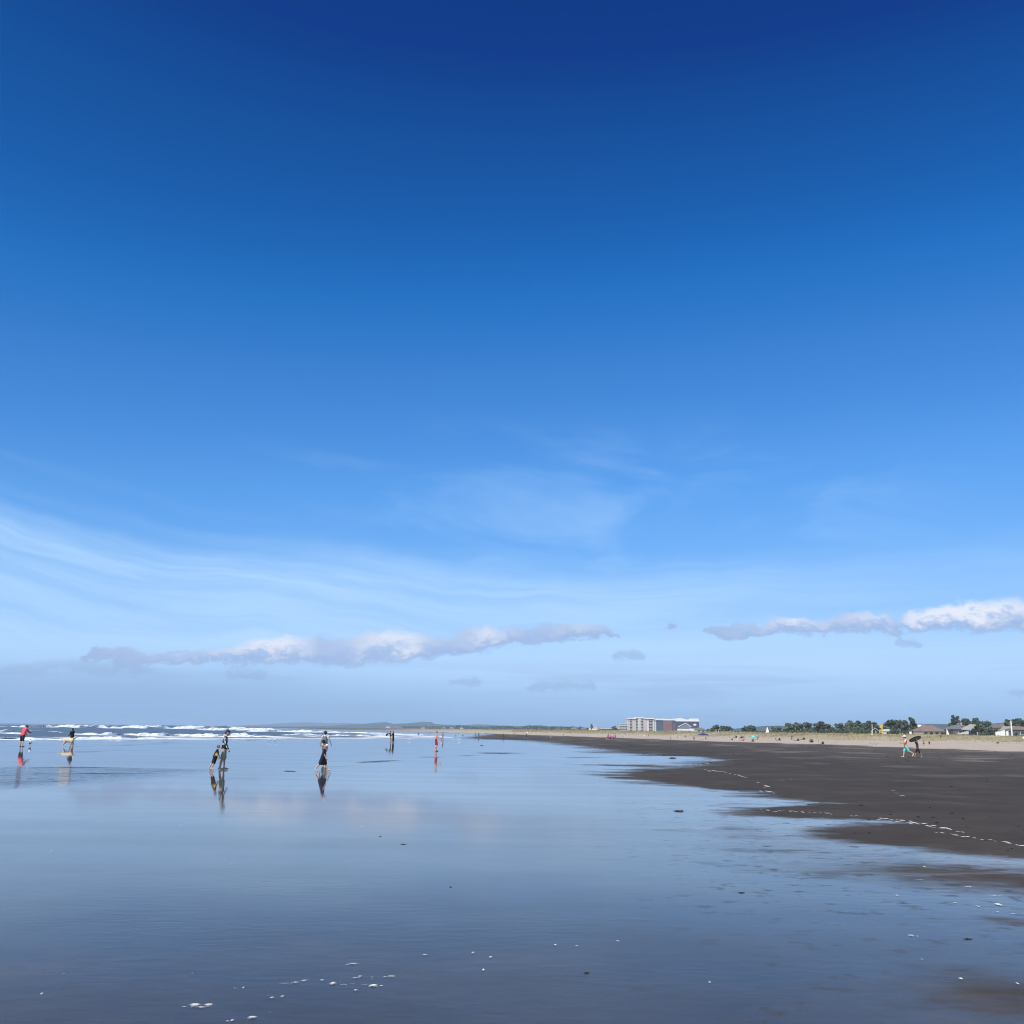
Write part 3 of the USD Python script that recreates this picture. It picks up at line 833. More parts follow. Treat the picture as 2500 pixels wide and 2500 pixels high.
def tree(px0, px1, top, depth, label, seed, leaf_m=pine_leaf, shape='round', name='pine_tree', category='tree', group=None, base=None, n=1500, cards=0.034):
    """A tree filling that width and reaching that height at that distance: tapered trunk, limbs, a ragged crown of many leaf clumps."""
    r = np.random.default_rng(seed)
    mid = (px0 + px1) / 2
    a, b, t = at(px0, top, depth), at(px1, top, depth), at(mid, top, depth)
    z0 = gz(t[0], depth) if base is None else base
    W, H = abs(b[0] - a[0]), t[2] - z0
    o = thing(name, label, category, (t[0], depth, z0), group=group)
    trunk = [tube([(0, 0, -0.3), (0.02 * W, 0, 0.3 * H), (-0.03 * W, 0.02 * W, 0.6 * H), (0.02 * W, 0, 0.9 * H)], [0.055 * H, 0.045 * H, 0.028 * H, 0.01 * H], 7)]
    cs, ss = [], []
    lobes = 26 if shape != 'bush' else 13
    for k in range(lobes):
        u = r.random()
        if shape == 'tall':            # narrower to the top, wind-bent
            zz = 0.28 + 0.66 * u
            half = 0.5 * (1.05 - 0.85 * u)
            x = (r.random() * 2 - 1) * half + 0.05
            s = 0.15 * (1.15 - 0.6 * u)
        elif shape == 'bush':
            zz = 0.15 + 0.5 * u
            x = (r.random() * 2 - 1) * 0.40
            s = 0.17
        elif shape == 'lean':          # low on the left, swept up to the right
            x = r.random() - 0.5
            zz = 0.15 + (0.2 + 0.62 * smoothstep(x, -0.5, 0.1)) * u
            s = 0.14
        else:
            zz = 0.34 + 0.54 * u
            half = 0.44 * math.sqrt(max(0.05, 1 - ((zz - 0.5) / 0.52) ** 2))
            x = (r.random() * 2 - 1) * half
            s = 0.15 + 0.06 * r.random()
        c = np.array([x * W, (r.random() - 0.5) * 0.6 * W, zz * H])
        cs.append(c)
        ss.append(s * (0.55 * W + 0.45 * H) * (0.42 + 0.55 * r.random()))
        if k % 2 == 0 and shape != 'bush':
            z_in = max(0.15, zz - 0.22) * H
            trunk.append(tube([(0, 0, z_in), c * [0.55, 0.55, 1] - [0, 0, 0.08 * H], c], [0.02 * H, 0.013 * H, 0.005 * H], 5))
    # make the outline reach the measured box
    cs, ss = np.array(cs), np.array(ss)
    hi = (cs[:, 2] + ss * 0.75).max()
    cs[:, 2] *= H / hi
    for sgn in (-1, 1):
        e = (sgn * cs[:, 0] + ss * 0.8).max()
        side = sgn * cs[:, 0] > 0
        cs[side, 0] *= (W / 2) / max(e, 1e-3) if 0.6 < (W / 2) / max(e, 1e-3) < 1.6 else 1
    obj('trunk', cat(*trunk), bark, o)
    obj('crown', leaves(r, cs, ss, n, cards * (W + H), 0.8), leaf_m, o)
    return o


TREES = [  # px0, px1, top, depth, shape, leaf, label
    (1726, 1771, 1769.0, 520, 'lean', pine_leaf, 'dark wind-swept tree clump sloping up to the right, just right of the hotel'),
    (1768, 1789, 1772.5, 500, 'round', pine_leaf, 'small rounded dark tree beside the wind-swept clump right of the hotel'),
    (1810, 1845, 1771.0, 470, 'round', pine_leaf, 'low dark tree with two tops standing alone behind the dune, left of the white pyramid'),
    (1882, 1908, 1774.0, 480, 'bush', pine_leaf2, 'low bushy tree just right of the white pyramid on the dune'),
    (1913, 1957, 1764.5, 430, 'round', pine_leaf, 'broad dark pine above the pale roof among the trees'),
    (1956, 1983, 1764.0, 430, 'round', pine_leaf, 'narrow dark pine right of the pale roof among the trees'),
    (1984, 2026, 1761.5, 420, 'round', pine_leaf2, 'ragged pine with several spiky tops in the middle of the tree row'),
    (2020, 2046, 1766.0, 430, 'bush', pine_leaf, 'low dark pine filling a gap in the tree row'),
    (2040, 2066, 1765.0, 410, 'round', pine_leaf, 'round dark pine in the tree row, left of the tall broad one'),
    (2062, 2110, 1759.5, 400, 'round', pine_leaf, 'tall broad dark pine at the right end of the long tree row'),
    (2108, 2146, 1760.5, 390, 'round', pine_leaf, 'round dark pine behind the grey pole near the yellow sign'),
    (2157, 2190, 1757.0, 380, 'round', pine_leaf, 'dark pine just right of the yellow sign, left part of the big clump'),
    (2182, 2216, 1757.5, 385, 'round', pine_leaf2, 'middle pine of the big clump right of the yellow sign'),
    (2206, 2238, 1751.5, 380, 'tall', pine_leaf, 'taller pine at the right edge of the big clump, beside the long roof'),
    (2312, 2346, 1746.5, 380, 'tall', pine_leaf, 'tallest pine, pointed, behind the grey gabled house'),
    (2344, 2370, 1754.0, 390, 'round', pine_leaf, 'pine between the tallest pointed pine and the chimney of the gabled house'),
    (2371, 2400, 1753.0, 385, 'round', pine_leaf, 'rounded dark pine right of the gabled house'),
    (2396, 2420, 1760.0, 640, 'round', pine_leaf2, 'paler hazy tree farther back, right of the gabled house'),
    (2458, 2512, 1754.5, 360, 'round', pine_leaf, 'dark pine at the right edge behind the white pole'),
    (1440, 1448, 1767.5, 1480, 'tall', pine_leaf, 'tiny dark conifer rising behind the far white building'),
    (1493, 1507, 1772.0, 1100, 'round', pine_leaf, 'small dome-shaped tree left of the hotel'),
]
for i, (a, b, t, d, s, l, lab) in enumerate(TREES):
    tree(a, b, t, d, lab, 500 + i, l, s, n=1700 if b - a > 25 else 900)
SHRUBS = [(1880, 1920, 1783.5, 'low dark shrub at the left end of the scrub under the trees'), (1915, 1965, 1781.5, 'wide dark shrub under the broad pine by the pale roof'), (1960, 2010, 1780, 'dark shrub beneath the spiky-topped pine'), (2005, 2050, 1779.5, 'dark shrub under the gap in the tree row'),
          (2045, 2085, 1780, 'dark shrub beneath the tall broad pine'), (2080, 2125, 1781, 'dark shrub left of the grey pole'), (2120, 2150, 1783.5, 'small shrub between the grey pole and the yellow sign'), (2166, 2210, 1780.5, 'long dark hedge-like bush right of the yellow sign'), (2205, 2232, 1782.5, 'low bush by the small white sign on the dune'),
          (2300, 2330, 1778, 'dark bush between the hipped house and the gabled house'), (2473, 2492, 1786, 'low dark bush at the foot of the white pole')]
for i, (a, b, t, lab) in enumerate(SHRUBS):
    tree(a, b, t, 355 - (i % 3) * 8, lab, 700 + i, pine_leaf2 if i % 2 else pine_leaf, 'bush', 'shrub', 'shrub', n=1100, cards=0.03)
tree(2376, 2404, 1771.5, 345, 'olive-green leafy bush beside the grey gabled house', 731, olive_leaf, 'bush', 'leafy_bush', 'bush', n=1400)
tree(2396, 2431, 1773.5, 335, 'dark green ivy-like bush left of the white fence', 732, pine_leaf2, 'bush', 'leafy_bush', 'bush', n=1400)

# low scrub along the back of the dune, between and beneath the trees
r = np.random.default_rng(11)
cs, ss = [], []
for px in np.arange(1795, 2520, 1.6):
    dep = 372 + 40 * r.random() + np.interp(px, [1795, 1950, 2500], [90, 40, 0])
    hi_ = np.interp(px, [1795, 1860, 1900, 1950, 2050, 2110, 2160, 2240, 2300, 2330, 2400, 2460, 2520], [1784, 1785, 1782.5, 1781, 1778, 1779, 1781, 1783, 1781, 1782, 1780, 1784, 1785]) + 3.0 * r.random()
    t = at(px, hi_, dep)
    if r.random() < 0.85:
        s_ = max(0.5, (t[2] - 2) * 0.42)
        cs.append((t[0], dep, 1.9 + (t[2] - 2) * 0.4))
        ss.append(s_)
tag(obj('scrub', leaves(r, cs, ss, 15000, 0.34, 0.85), scrub_leaf), 'low dull green and brown scrub along the foot of the trees and houses', 'scrub', kind='stuff')

# far wood along the back of the beach
r = np.random.default_rng(3)
cs, ss = [], []
wood_top = np.array([(985, 1772.0), (1050, 1771.5), (1100, 1772), (1125, 1769.5), (1150, 1773), (1200, 1772.5), (1232, 1770.5), (1262, 1774.5), (1292, 1770.5), (1325, 1771), (1352, 1772.5), (1400, 1773), (1425, 1775), (1450, 1776.5), (1520, 1778)])
for px in np.arange(985, 1520, 2.2):
    dep = np.interp(px, [985, 1200, 1400, 1520], [3000, 2300, 1900, 1750]) * (1 + 0.04 * r.normal())
    t = at(px, np.interp(px, wood_top[:, 0], wood_top[:, 1]) + 1.6 * r.random(), dep)
    size = (t[2] - 2) * 0.42
    for q in (0.25, 0.68):
        cs.append((t[0] + r.normal() * 3, dep + r.normal() * 12, 2 + (t[2] - 2) * q))
        ss.append(max(size, 1.2) * (1.0 - 0.2 * q))
tag(obj('far_wood', leaves(r, cs, ss, 16000, 1.5, 0.8), pine_leaf2), 'hazy dark belt of far trees behind the beach, left of the hotel', 'wood', kind='stuff')

# dune grass
straw = leaf_mat('dune_grass_blades', (0.34, 0.29, 0.16), (0.62, 0.53, 0.34), 0.25, 0.45)
n = 42000
gx = rng.uniform(-60, 150, n * 6)
gy = np.exp(rng.uniform(np.log(95), np.log(620), n * 6))
s = land_side(np.stack([gx, gy], 1))
px, _ = to_photo(gx, gy, np.full_like(gx, 2.0))
dens = smoothstep(s, 15, 34) * (0.25 + 0.75 * smoothstep(fbm(np.stack([gx / 9, gy / 9, 0 * gx], 1), 3, 41), 0.38, 0.6)) * (s < 75) * (px > 1250) * (px < 2620)
k = np.nonzero(rng.random(len(gx)) < dens)[0][:n]
gx, gy = gx[k], gy[k]
gzv = ground_z(gx, gy)
nk = len(k)
hgt = rng.uniform(0.14, 0.36, nk) * (0.6 + 0.4 * smoothstep(s[k], 18, 40)) * np.clip(gy / 220, 0.8, 1.4)
ang = rng.uniform(0, np.pi, nk)
w = 0.10 * np.clip(gy / 170, 0.7, 3)
ux, uy = np.cos(ang) * w, np.sin(ang) * w
lean = rng.normal(0, 0.18, (nk, 2)) * hgt[:, None] + np.array([0.12, 0.1]) * hgt[:, None]
v = np.stack([np.stack([gx - ux, gy - uy, gzv - 0.05], 1), np.stack([gx + ux, gy + uy, gzv - 0.05], 1), np.stack([gx + lean[:, 0], gy + lean[:, 1], gzv + hgt], 1)], 1).reshape(-1, 3)
tag(obj('dune_grass', (v, np.arange(nk * 3).reshape(-1, 3)), straw), 'straw-coloured beach grass covering the low dune behind the dry sand', 'grass', kind='stuff')

# ------------------------------------------------------------------ buildings
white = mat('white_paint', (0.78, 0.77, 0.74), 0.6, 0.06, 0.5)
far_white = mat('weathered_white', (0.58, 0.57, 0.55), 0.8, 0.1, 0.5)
cream = mat('cream_render', (0.70, 0.62, 0.50), 0.8, 0.08, 0.25)
pinkish = mat('pink_render', (0.56, 0.46, 0.38), 0.8, 0.08, 0.25)
dark_glass = mat('dark_window', (0.045, 0.055, 0.075), 0.15, 0.3, 0.6, 0.6)
slate = mat('blue_grey_cladding', (0.085, 0.105, 0.14), 0.55, 0.15, 0.4)
brick = mat('red_brown_cladding', (0.22, 0.095, 0.070), 0.8, 0.15, 0.4)
charcoal = mat('charcoal_cladding', (0.050, 0.042, 0.044), 0.7, 0.2, 0.4)
grey_wall = mat('grey_siding', (0.17, 0.17, 0.18), 0.8, 0.15, 0.6)
grey_roof = mat('grey_shingles', (0.16, 0.155, 0.16), 0.9, 0.25, 1.5)
brown_roof = mat('brown_shingles', (0.21, 0.155, 0.125), 0.9, 0.2, 1.5)
mauve_roof = mat('mauve_shingles', (0.20, 0.175, 0.175), 0.9, 0.2, 1.5)
pale_shingle = mat('weathered_shingles', (0.30, 0.30, 0.29), 0.9, 0.2, 1.5)
pale_roof = mat('pale_roofing', (0.52, 0.52, 0.52), 0.7, 0.1, 1.0)
tan_wall = mat('tan_siding', (0.36, 0.31, 0.26), 0.8, 0.12, 0.6)


class Block:
    """Building parts measured at one distance: x and z come from where they show, depth from the plan."""

    def __init__(self, name, label, category, depth, px, base=None):
        self.d = depth
        o = at(px, horizon_y(px), depth)
        self.z0 = gz(o[0], depth) if base is None else base
        self.o = np.array([o[0], depth, self.z0])
        self.root = thing(name, label, category, self.o)

    def xz(self, px, py):
        p = at(px, py, self.d) - self.o
        return p[0], p[2]

    def box(self, name, mat_, x0, x1, top, bot=None, front=0.0, back=12.0, label=None):
        a, b = self.xz(x0, top), self.xz(x1, top)
        lo = -0.5 if bot is None else self.xz(x0, bot)[1]
        return obj(name, box(a[0], b[0], front, back, lo, (a[1] + b[1]) / 2), mat_, self.root, label=label)


H = Block('hotel', 'large pale seaside hotel with cream tower, blue and brick-red wings and wavy white roof', 'hotel', 1700, 1600, 2.5)


def facade(bl, x0, x1, top, bot, cols, rows, mat_, front, w=0.55, h=0.6, name='window', bay=False):
    """A grid of windows set 0.15 m back in raised frames; each one a mesh of its own."""
    for i in range(cols):
        for j in range(rows):
            a = x0 + (x1 - x0) * (i + 0.5 - w / 2) / cols
            b = x0 + (x1 - x0) * (i + 0.5 + w / 2) / cols
            t = top + (bot - top) * (j + 0.5 - h / 2) / rows
            u = top + (bot - top) * (j + 0.5 + h / 2) / rows
            (xa, zt), (xb, _), (_, zb) = bl.xz(a, t), bl.xz(b, t), bl.xz(a, u)
            obj(name, box(xa, xb, front - 0.12, front + 0.3, zb, zt), mat_, bl.root)


# cream tower in three stepped bays with recessed balcony stacks between them
for x0, x1, top, m_, fr in ((1532, 1537.5, 1754.5, cream, 0), (1537.5, 1543.5, 1754.5, cream, 2.2), (1543.5, 1552.5, 1754.5, pinkish, 0.2), (1552.5, 1557.5, 1752.5, cream, 2.2), (1557.5, 1565, 1752.5, cream, -0.8), (1565, 1570.5, 1752.5, cream, 1.6), (1570.5, 1579, 1753.5, pinkish, 0), (1579, 1584, 1754, cream, 0.4), (1584, 1594, 1754.5, cream, 2.4), (1594, 1597, 1754.5, cream, 0.3)):
    H.box('wall', m_, x0, x1, top, None, fr, 24)
for x0, x1, top in ((1531.4, 1553, 1752.6), (1552.6, 1573, 1750.8), (1572.6, 1597.4, 1752.8)):
    H.box('cornice', white, x0, x1, top, top + 2.4, -1.4, 25)
for x0, x1, fr, cols in ((1538, 1543, 2.2, 1), (1553, 1557, 2.2, 1), (1566, 1570, 1.6, 1), (1584.6, 1593.4, 2.4, 2)):
    facade(H, x0, x1, 1756, 1785, cols, 8, dark_glass, fr, 0.86, 0.62)
    for j in range(8):
        z = 1756 + 29 * (j + 0.93) / 8
        H.box('balcony', white, x0 - 0.3, x1 + 0.3, z, z + 0.55, fr - 1.9, fr + 0.2)
facade(H, 1533, 1537, 1757, 1785, 1, 8, dark_glass, 0, 0.4, 0.5)
facade(H, 1558.5, 1564.5, 1756, 1785, 2, 8, dark_glass, -0.8, 0.35, 0.5)
# right-hand wings
H.box('wall', slate, 1602, 1619, 1757.5, None, 0.5, 22, label='blue-grey glazed wing')
facade(H, 1603, 1618.5, 1759, 1784, 5, 7, dark_glass, 0.5, 0.7, 0.66)
H.box('wall', cream, 1597, 1602, 1756.5, None, 2.0, 22)
H.box('wall', brick, 1619, 1641, 1759.5, None, -0.5, 22, label='plain brick-red wall block')
H.box('wall', brick, 1641, 1649, 1760.5, None, 1.4, 22)
facade(H, 1642, 1648.5, 1761.5, 1780, 2, 5, dark_glass, 1.4, 0.7, 0.6)
H.box('wall', charcoal, 1649, 1706.5, 1761, None, 0.0, 26, label='dark grey wing with white fascia')
facade(H, 1686, 1705, 1763, 1774, 5, 3, dark_glass, 0.0, 0.75, 0.6)
H.box('fascia', white, 1600.5, 1650, 1754.6, 1758.0, -1.2, 23)
H.box('fascia', white, 1648, 1706.8, 1758.4, 1761.0, -1.2, 27)
# the wavy white roof
xs = np.linspace(1644, 1706, 40)
prof = 1758.4 - 1.2 - 4.2 * np.exp(-((xs - 1661) / 11.0) ** 2) - 2.8 * smoothstep(xs, 1684, 1692)
pp = np.array([H.xz(a, b) for a, b in zip(xs, prof)])
lo = np.array([H.xz(a, 1759.2) for a in xs])
poly = Polygon(np.vstack([pp, lo[::-1]]))
e = trimesh.creation.extrude_polygon(poly, 24, engine='earcut')
e.apply_transform(trimesh.transformations.rotation_matrix(math.pi / 2, [1, 0, 0]))
e.apply_translation([0, 24.0 - 1.0, 0])
obj('roof', e, white, H.root, label='wavy white roof')
for a, b in ((1609, 1614), (1628, 1632), (1638, 1640)):
    H.box('roof_plant', grey_wall, a, b, 1752.8, 1754.8, 6, 14)
# gabled restaurant front and low white terraces
(gx0, gz0), (gx1, _), (gxm, gzt) = H.xz(1654, 1774), H.xz(1684, 1774), H.xz(1672, 1765.8)
g = trimesh.creation.extrude_polygon(Polygon([(gx0, 0), (gx0, gz0), (gxm, gzt), (gx1, gz0), (gx1, 0)]), 9, engine='earcut')
g.apply_transform(trimesh.transformations.rotation_matrix(math.pi / 2, [1, 0, 0]))
g.apply_translation([0, -0.4, 0])
obj('gable', g, grey_wall, H.root)
for (xa, za), (xb, zb) in (((gx0 - 0.6, gz0 - 0.4), (gxm, gzt + 0.3)), ((gx1 + 0.6, gz0 - 0.4), (gxm, gzt + 0.3))):
    obj('gable_trim', tube([(xa, -9.9, za), (xb, -9.9, zb)], 0.55, 6), white, H.root)
H.box('terrace', white, 1650, 1680, 1779.6, 1783.8, -16, -12)
H.box('terrace', white, 1680, 1696, 1779.0, None, -16, -10)
(xa, za), (xb, zb) = H.xz(1692.5, 1767.2), H.xz(1700, 1772)
obj('sign', hull(*[ball(((xa + xb) / 2 + sx * (xb - xa) * 0.28, -0.45, (za + zb) / 2), ((xb - xa) * 0.22, 0.25, (za - zb) * 0.5), 10) for sx in (-1, 1)]), white, H.root, label='white oval sign')

B = Block('apartment_block', 'low cream apartment block with balconies, adjoining the hotel on its left', 'building', 1650, 1521, 2.5)
B.box('wall', cream, 1511, 1532, 1767.2)
B.box('roof', pale_roof, 1510.4, 1532.4, 1766.4, 1767.4, -0.8, 12.6)
facade(B, 1512, 1531.5, 1768.6, 1783, 5, 4, dark_glass, 0, 0.72, 0.42)
for j in range(4):
    B.box('balcony', white, 1511, 1532, 1768.6 + 14.4 * (j + 0.86) / 4, 1768.6 + 14.4 * (j + 1.0) / 4, -1.6, 0.05)

B = Block('white_building', 'flat-roofed bright white building far left of the hotel', 'building', 1500, 1450, 2.5)
B.box('wall', white, 1439, 1457, 1772.6)
B.box('wall', tan_wall, 1457, 1463, 1776)
B.box('roof', pale_roof, 1438.6, 1457.4, 1771.9, 1772.8, -0.6, 12.4)
facade(B, 1441, 1456, 1775, 1779, 5, 1, dark_glass, 0, 0.5, 0.7)
B = Block('long_building', 'long low pale building with flat roof between the white building and the hotel', 'building', 1560, 1487, 2.5)
B.box('wall', tan_wall, 1466, 1512, 1779.2)
B.box('roof', pale_roof, 1465, 1512.6, 1777.6, 1779.4, -1.0, 12.5)
facade(B, 1468, 1510, 1780, 1783, 9, 1, dark_glass, 0, 0.5, 0.8)


def small_house(px0, px1, eave, apex, depth, wall_m, roof_m, label, name='house', gable=False, d_len=9.0, base=None, windows=2):
    b = Block(name, label, 'house', depth, (px0 + px1) / 2, base)
    (xa, ze), (xb, _) = b.xz(px0, eave), b.xz(px1, eave)
    za = b.xz((px0 + px1) / 2, apex)[1]
    w, ov = xb - xa, 0.04 * (xb - xa)
    obj('wall', box(xa, xb, 0, d_len, -0.6, ze), wall_m, b.root)
    if gable:       # ridge runs away from the viewer
        pts = np.array([(xa - ov, -0.5, ze - 0.1), (xb + ov, -0.5, ze - 0.1), ((xa + xb) / 2, -0.5, za), (xa - ov, d_len + 0.5, ze - 0.1), (xb + ov, d_len + 0.5, ze - 0.1), ((xa + xb) / 2, d_len + 0.5, za)])
        gp = trimesh.convex.convex_hull(np.array([(xa, 0.02, ze - 0.05), (xb, 0.02, ze - 0.05), ((xa + xb) / 2, 0.02, za - 0.3), (xa, d_len, ze - 0.05), (xb, d_len, ze - 0.05), ((xa + xb) / 2, d_len, za - 0.3)]))
        obj('gable', gp, wall_m, b.root)
        t = 0.22
        for i, j in ((0, 2), (1, 2)):
            p = np.array([pts[i], pts[j], pts[i + 3], pts[j + 3]])
            obj('roof', trimesh.convex.convex_hull(np.vstack([p, p + [0, 0, t]])), roof_m, b.root)
    else:           # hipped, ridge across the view
        rl = 0.24 * w
        obj('roof', trimesh.convex.convex_hull(np.array([(xa - ov, -0.6, ze), (xb + ov, -0.6, ze), (xa - ov, d_len + 0.6, ze), (xb + ov, d_len + 0.6, ze), (xa - ov, -0.6, ze - 0.15), (xb + ov, -0.6, ze - 0.15), (xa - ov, d_len + 0.6, ze - 0.15), (xb + ov, d_len + 0.6, ze - 0.15), ((xa + xb) / 2 - rl, d_len / 2, za), ((xa + xb) / 2 + rl, d_len / 2, za)])), roof_m, b.root)
    zw = max(ze - 1.1, 0.5)
    for k in range(windows):
        c = xa + w * (k + 0.5) / windows
        f = obj('window', box(c - 0.7, c + 0.7, -0.08, 0.2, zw - 0.6, zw + 0.6), white, b.root)
        obj('pane', box(c - 0.58, c + 0.58, -0.12, 0.1, zw - 0.48, zw + 0.48), dark_glass, f)
    return b, (xa, xb, ze, za)


small_house(2253, 2307, 1784.5, 1771.0, 360, far_white, brown_roof, 'house with broad brown hipped roof and pale lower wall behind the dune', d_len=10, windows=4)
b, _ = small_house(2228, 2279, 1778.5, 1766.0, 410, tan_wall, mauve_roof, 'long grey-mauve roofed house behind the brown hipped roof', d_len=12, windows=3)
for a in (2237, 2246):
    (xa, za), (xb, zb), (xm, zt) = b.xz(a - 4, 1777), b.xz(a + 5, 1777), b.xz(a + 0.5, 1769.5)
    obj('dormer', trimesh.convex.convex_hull(np.array([(xa, -0.9, za), (xb, -0.9, za), (xm, -0.9, zt), (xa, 4, za), (xb, 4, za), (xm, 5, zt)])), white, b.root)
b, (xa, xb, ze, za) = small_house(2338, 2380, 1779.5, 1769.5, 350, grey_wall, grey_roof, 'grey gabled house with pale front roof slope and a chimney', d_len=11, windows=3)
(cx, ct), (cx1, cb) = b.xz(2355.5, 1763.5), b.xz(2359, 1772)
obj('chimney', box(cx, cx1, 3, 4, cb, ct), tan_wall, b.root)
(xa, za), (xb, zb) = b.xz(2337, 1781.5), b.xz(2366, 1769.5)
obj('porch_roof', trimesh.convex.convex_hull(np.array([(xa, -3, za), (xb, -1, zb), (xa, -3, za + 0.3), (xb, -1, zb + 0.3), (xa + 3.2, -3, za), (xb + 2.0, -1, zb), (xa + 3.2, -3, za - 0.2)])), pale_shingle, b.root, label='pale lit roof slope')
(xa, za), (xb, zb) = b.xz(2323, 1792), b.xz(2352, 1785)
obj('stair', trimesh.convex.convex_hull(np.array([(xa, -4, za), (xb, -4, zb), (xa, -3.2, za), (xb, -3.2, zb), (xa + 1.2, -4, za), (xb, -4, zb - 0.9), (xa + 1.2, -3.2, za), (xb, -3.2, zb - 0.9)])), pale_roof, b.root)
b, _ = small_house(2374, 2388, 1783.5, 1776.0, 352, grey_wall, grey_roof, 'small grey outbuilding with a white gable end, right of the gabled house', gable=True, d_len=6, windows=1)
small_house(2448, 2468, 1776.5, 1767.5, 380, tan_wall, brown_roof, 'house with brown roof behind the white fence', d_len=8)
small_house(2430, 2452, 1778.5, 1769.0, 400, grey_wall, grey_roof, 'low grey roofed house left of the brown roof, behind the white fence', d_len=8)
small_house(2469, 2490, 1783.5, 1774.5, 350, grey_wall, pale_shingle, 'small house with pale gable right of the white pole', gable=True, d_len=8)
small_house(2487, 2520, 1781, 1773.0, 345, grey_wall, brown_roof, 'brown roofed grey house cut off by the right edge of the picture', d_len=9)
small_house(1934, 1953, 1780.5, 1775.0, 440, white, pale_roof, 'small house with pale roof nestled among the pines', d_len=7)
small_house(2163, 2183, 1784.5, 1780.0, 352, white, pale_roof, 'low white roofed cabin just right of the yellow sign', d_len=6)
small_house(1701, 1722, 1781.5, 1776.5, 620, white, grey_roof, 'low grey roofed house directly right of the hotel', d_len=9)
FAR_HOUSES = [(940, 954, 1769.5, 3000, white, pale_roof, 'largest white house under the far headland'), (962, 974, 1773.5, 2800, tan_wall, mauve_roof, 'pinkish far house right of the large white one under the headland'), (1026, 1040, 1772.5, 2600, white, pale_roof, 'white far house below the highest knoll of the headland'),
              (1076, 1090, 1773.5, 2400, tan_wall, brown_roof, 'tan far house on the hazy shore, left of the dark far trees'), (1094, 1110, 1773.5, 2300, white, mauve_roof, 'pale far house at the left edge of the dark far trees'), (1122, 1132, 1773, 2200, white, pale_roof, 'tiny white house in front of the left end of the far wood'),
              (1190, 1202, 1777.5, 1500, white, pale_roof, 'small white cottage on the far dune below the middle of the far wood'), (1340, 1347, 1780.5, 1200, white, pale_roof, 'narrow white hut on the far dune, leftmost of four'), (1355, 1362, 1779.5, 1180, white, grey_roof, 'second white hut from the left on the far dune'),
              (1361, 1368, 1777.5, 1250, white, pale_roof, 'third white hut from the left on the far dune, set higher'), (1373, 1379, 1778.5, 1200, white, pale_roof, 'rightmost of four white huts on the far dune'), (1392, 1412, 1774.5, 1500, tan_wall, mauve_roof, 'wide mauve roofed house on the far dune left of the white building'), (1414, 1436, 1775.5, 1480, tan_wall, grey_roof, 'grey roofed house just left of the far white building')]
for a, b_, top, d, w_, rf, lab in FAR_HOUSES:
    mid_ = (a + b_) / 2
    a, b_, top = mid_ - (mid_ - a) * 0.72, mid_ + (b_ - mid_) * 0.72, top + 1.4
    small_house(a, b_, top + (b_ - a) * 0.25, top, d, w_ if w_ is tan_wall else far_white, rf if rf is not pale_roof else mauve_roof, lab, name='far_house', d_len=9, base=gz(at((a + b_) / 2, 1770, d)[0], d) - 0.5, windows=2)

# ------------------------------------------------------------------ things on the dune crest
def post_at(px, top, depth):
    p = at(px, top, depth)
    z0 = gz(p[0], depth)
    return (p[0], depth, z0), p[2] - z0


steel = mat('galvanised_steel', (0.42, 0.44, 0.46), 0.45, 0.08, 3.0, 0.5)
yellow = mat('yellow_paint', (0.72, 0.42, 0.03), 0.5, 0.06, 3.0)
loc, h = post_at(2151, 1768.5, 240)
o = thing('warning_sign', 'tall yellow post with a yellow sign box at its top on the dune crest', 'sign', loc)
obj('post', box(0.05, 0.27, -0.10, 0.10, -0.3, h), yellow, o)
obj('sign_box', box(-0.36, 0.05, -0.12, 0.12, h - 0.85, h - 0.15), yellow, o)
obj('sign_cap', box(-0.12, 0.24, -0.08, 0.08, h, h + 0.10), yellow, o)
obj('brace', tube([(-0.3, 0, h - 1.2), (0.1, 0, h - 1.9)], 0.04, 6), yellow, o)
loc, h = post_at(2129, 1769.5, 250)
o = thing('utility_pole', 'thin grey pole left of the yellow sign', 'pole', loc)
obj('pole', tube([(0, 0, -0.4), (0, 0, h)], [0.13, 0.10], 8), steel, o)
obj('cap', box(-0.16, 0.16, -0.16, 0.16, h, h + 0.1), steel, o)
loc, h = post_at(2137, 1778.0, 246)
o = thing('handrail', 'pale slanted handrail between the grey pole and the yellow sign', 'handrail', loc)
obj('rail', tube([(-0.9, 0, h - 0.6), (0.0, 0, h), (1.1, 0, h - 0.75)], 0.05, 6), white, o)
for x in (-0.85, 0.1, 1.0):
    obj('post', tube([(x, 0, -0.3), (x, 0, h - 0.5)], 0.05, 6), white, o)
loc, h = post_at(2468, 1760.0, 300)
o = thing('utility_pole', 'thick white pole standing among the houses near the right edge', 'pole', loc)
obj('pole', tube([(0, 0, -0.4), (0, 0, h)], [0.20, 0.17], 10), white, o)
obj('cap', tube([(0, 0, h), (0, 0, h + 0.12)], 0.22, 10), steel, o)
obj('bracket', box(-0.5, 0.1, -0.06, 0.06, h - 0.55, h - 0.42), steel, o)
loc, h = post_at(1873, 1776.0, 300)
o = thing('beach_pyramid', 'white pointed pyramid-like marker on the dune crest among low trees', 'marker', loc)
obj('cone', trimesh.convex.convex_hull(np.array([(-0.55, -0.55, -0.3), (0.55, -0.55, -0.3), (0.55, 0.55, -0.3), (-0.55, 0.55, -0.3), (-0.08, -0.08, h), (0.08, -0.08, h), (0, 0.08, h + 0.1)])), white, o)
obj('base', box(-0.75, 0.75, -0.75, 0.75, -0.35, 0.12), white, o)
loc, h = post_at(2313, 1778.5, 260)
o = thing('beach_pyramid', 'small white triangular marker left of the gabled house', 'marker', loc)
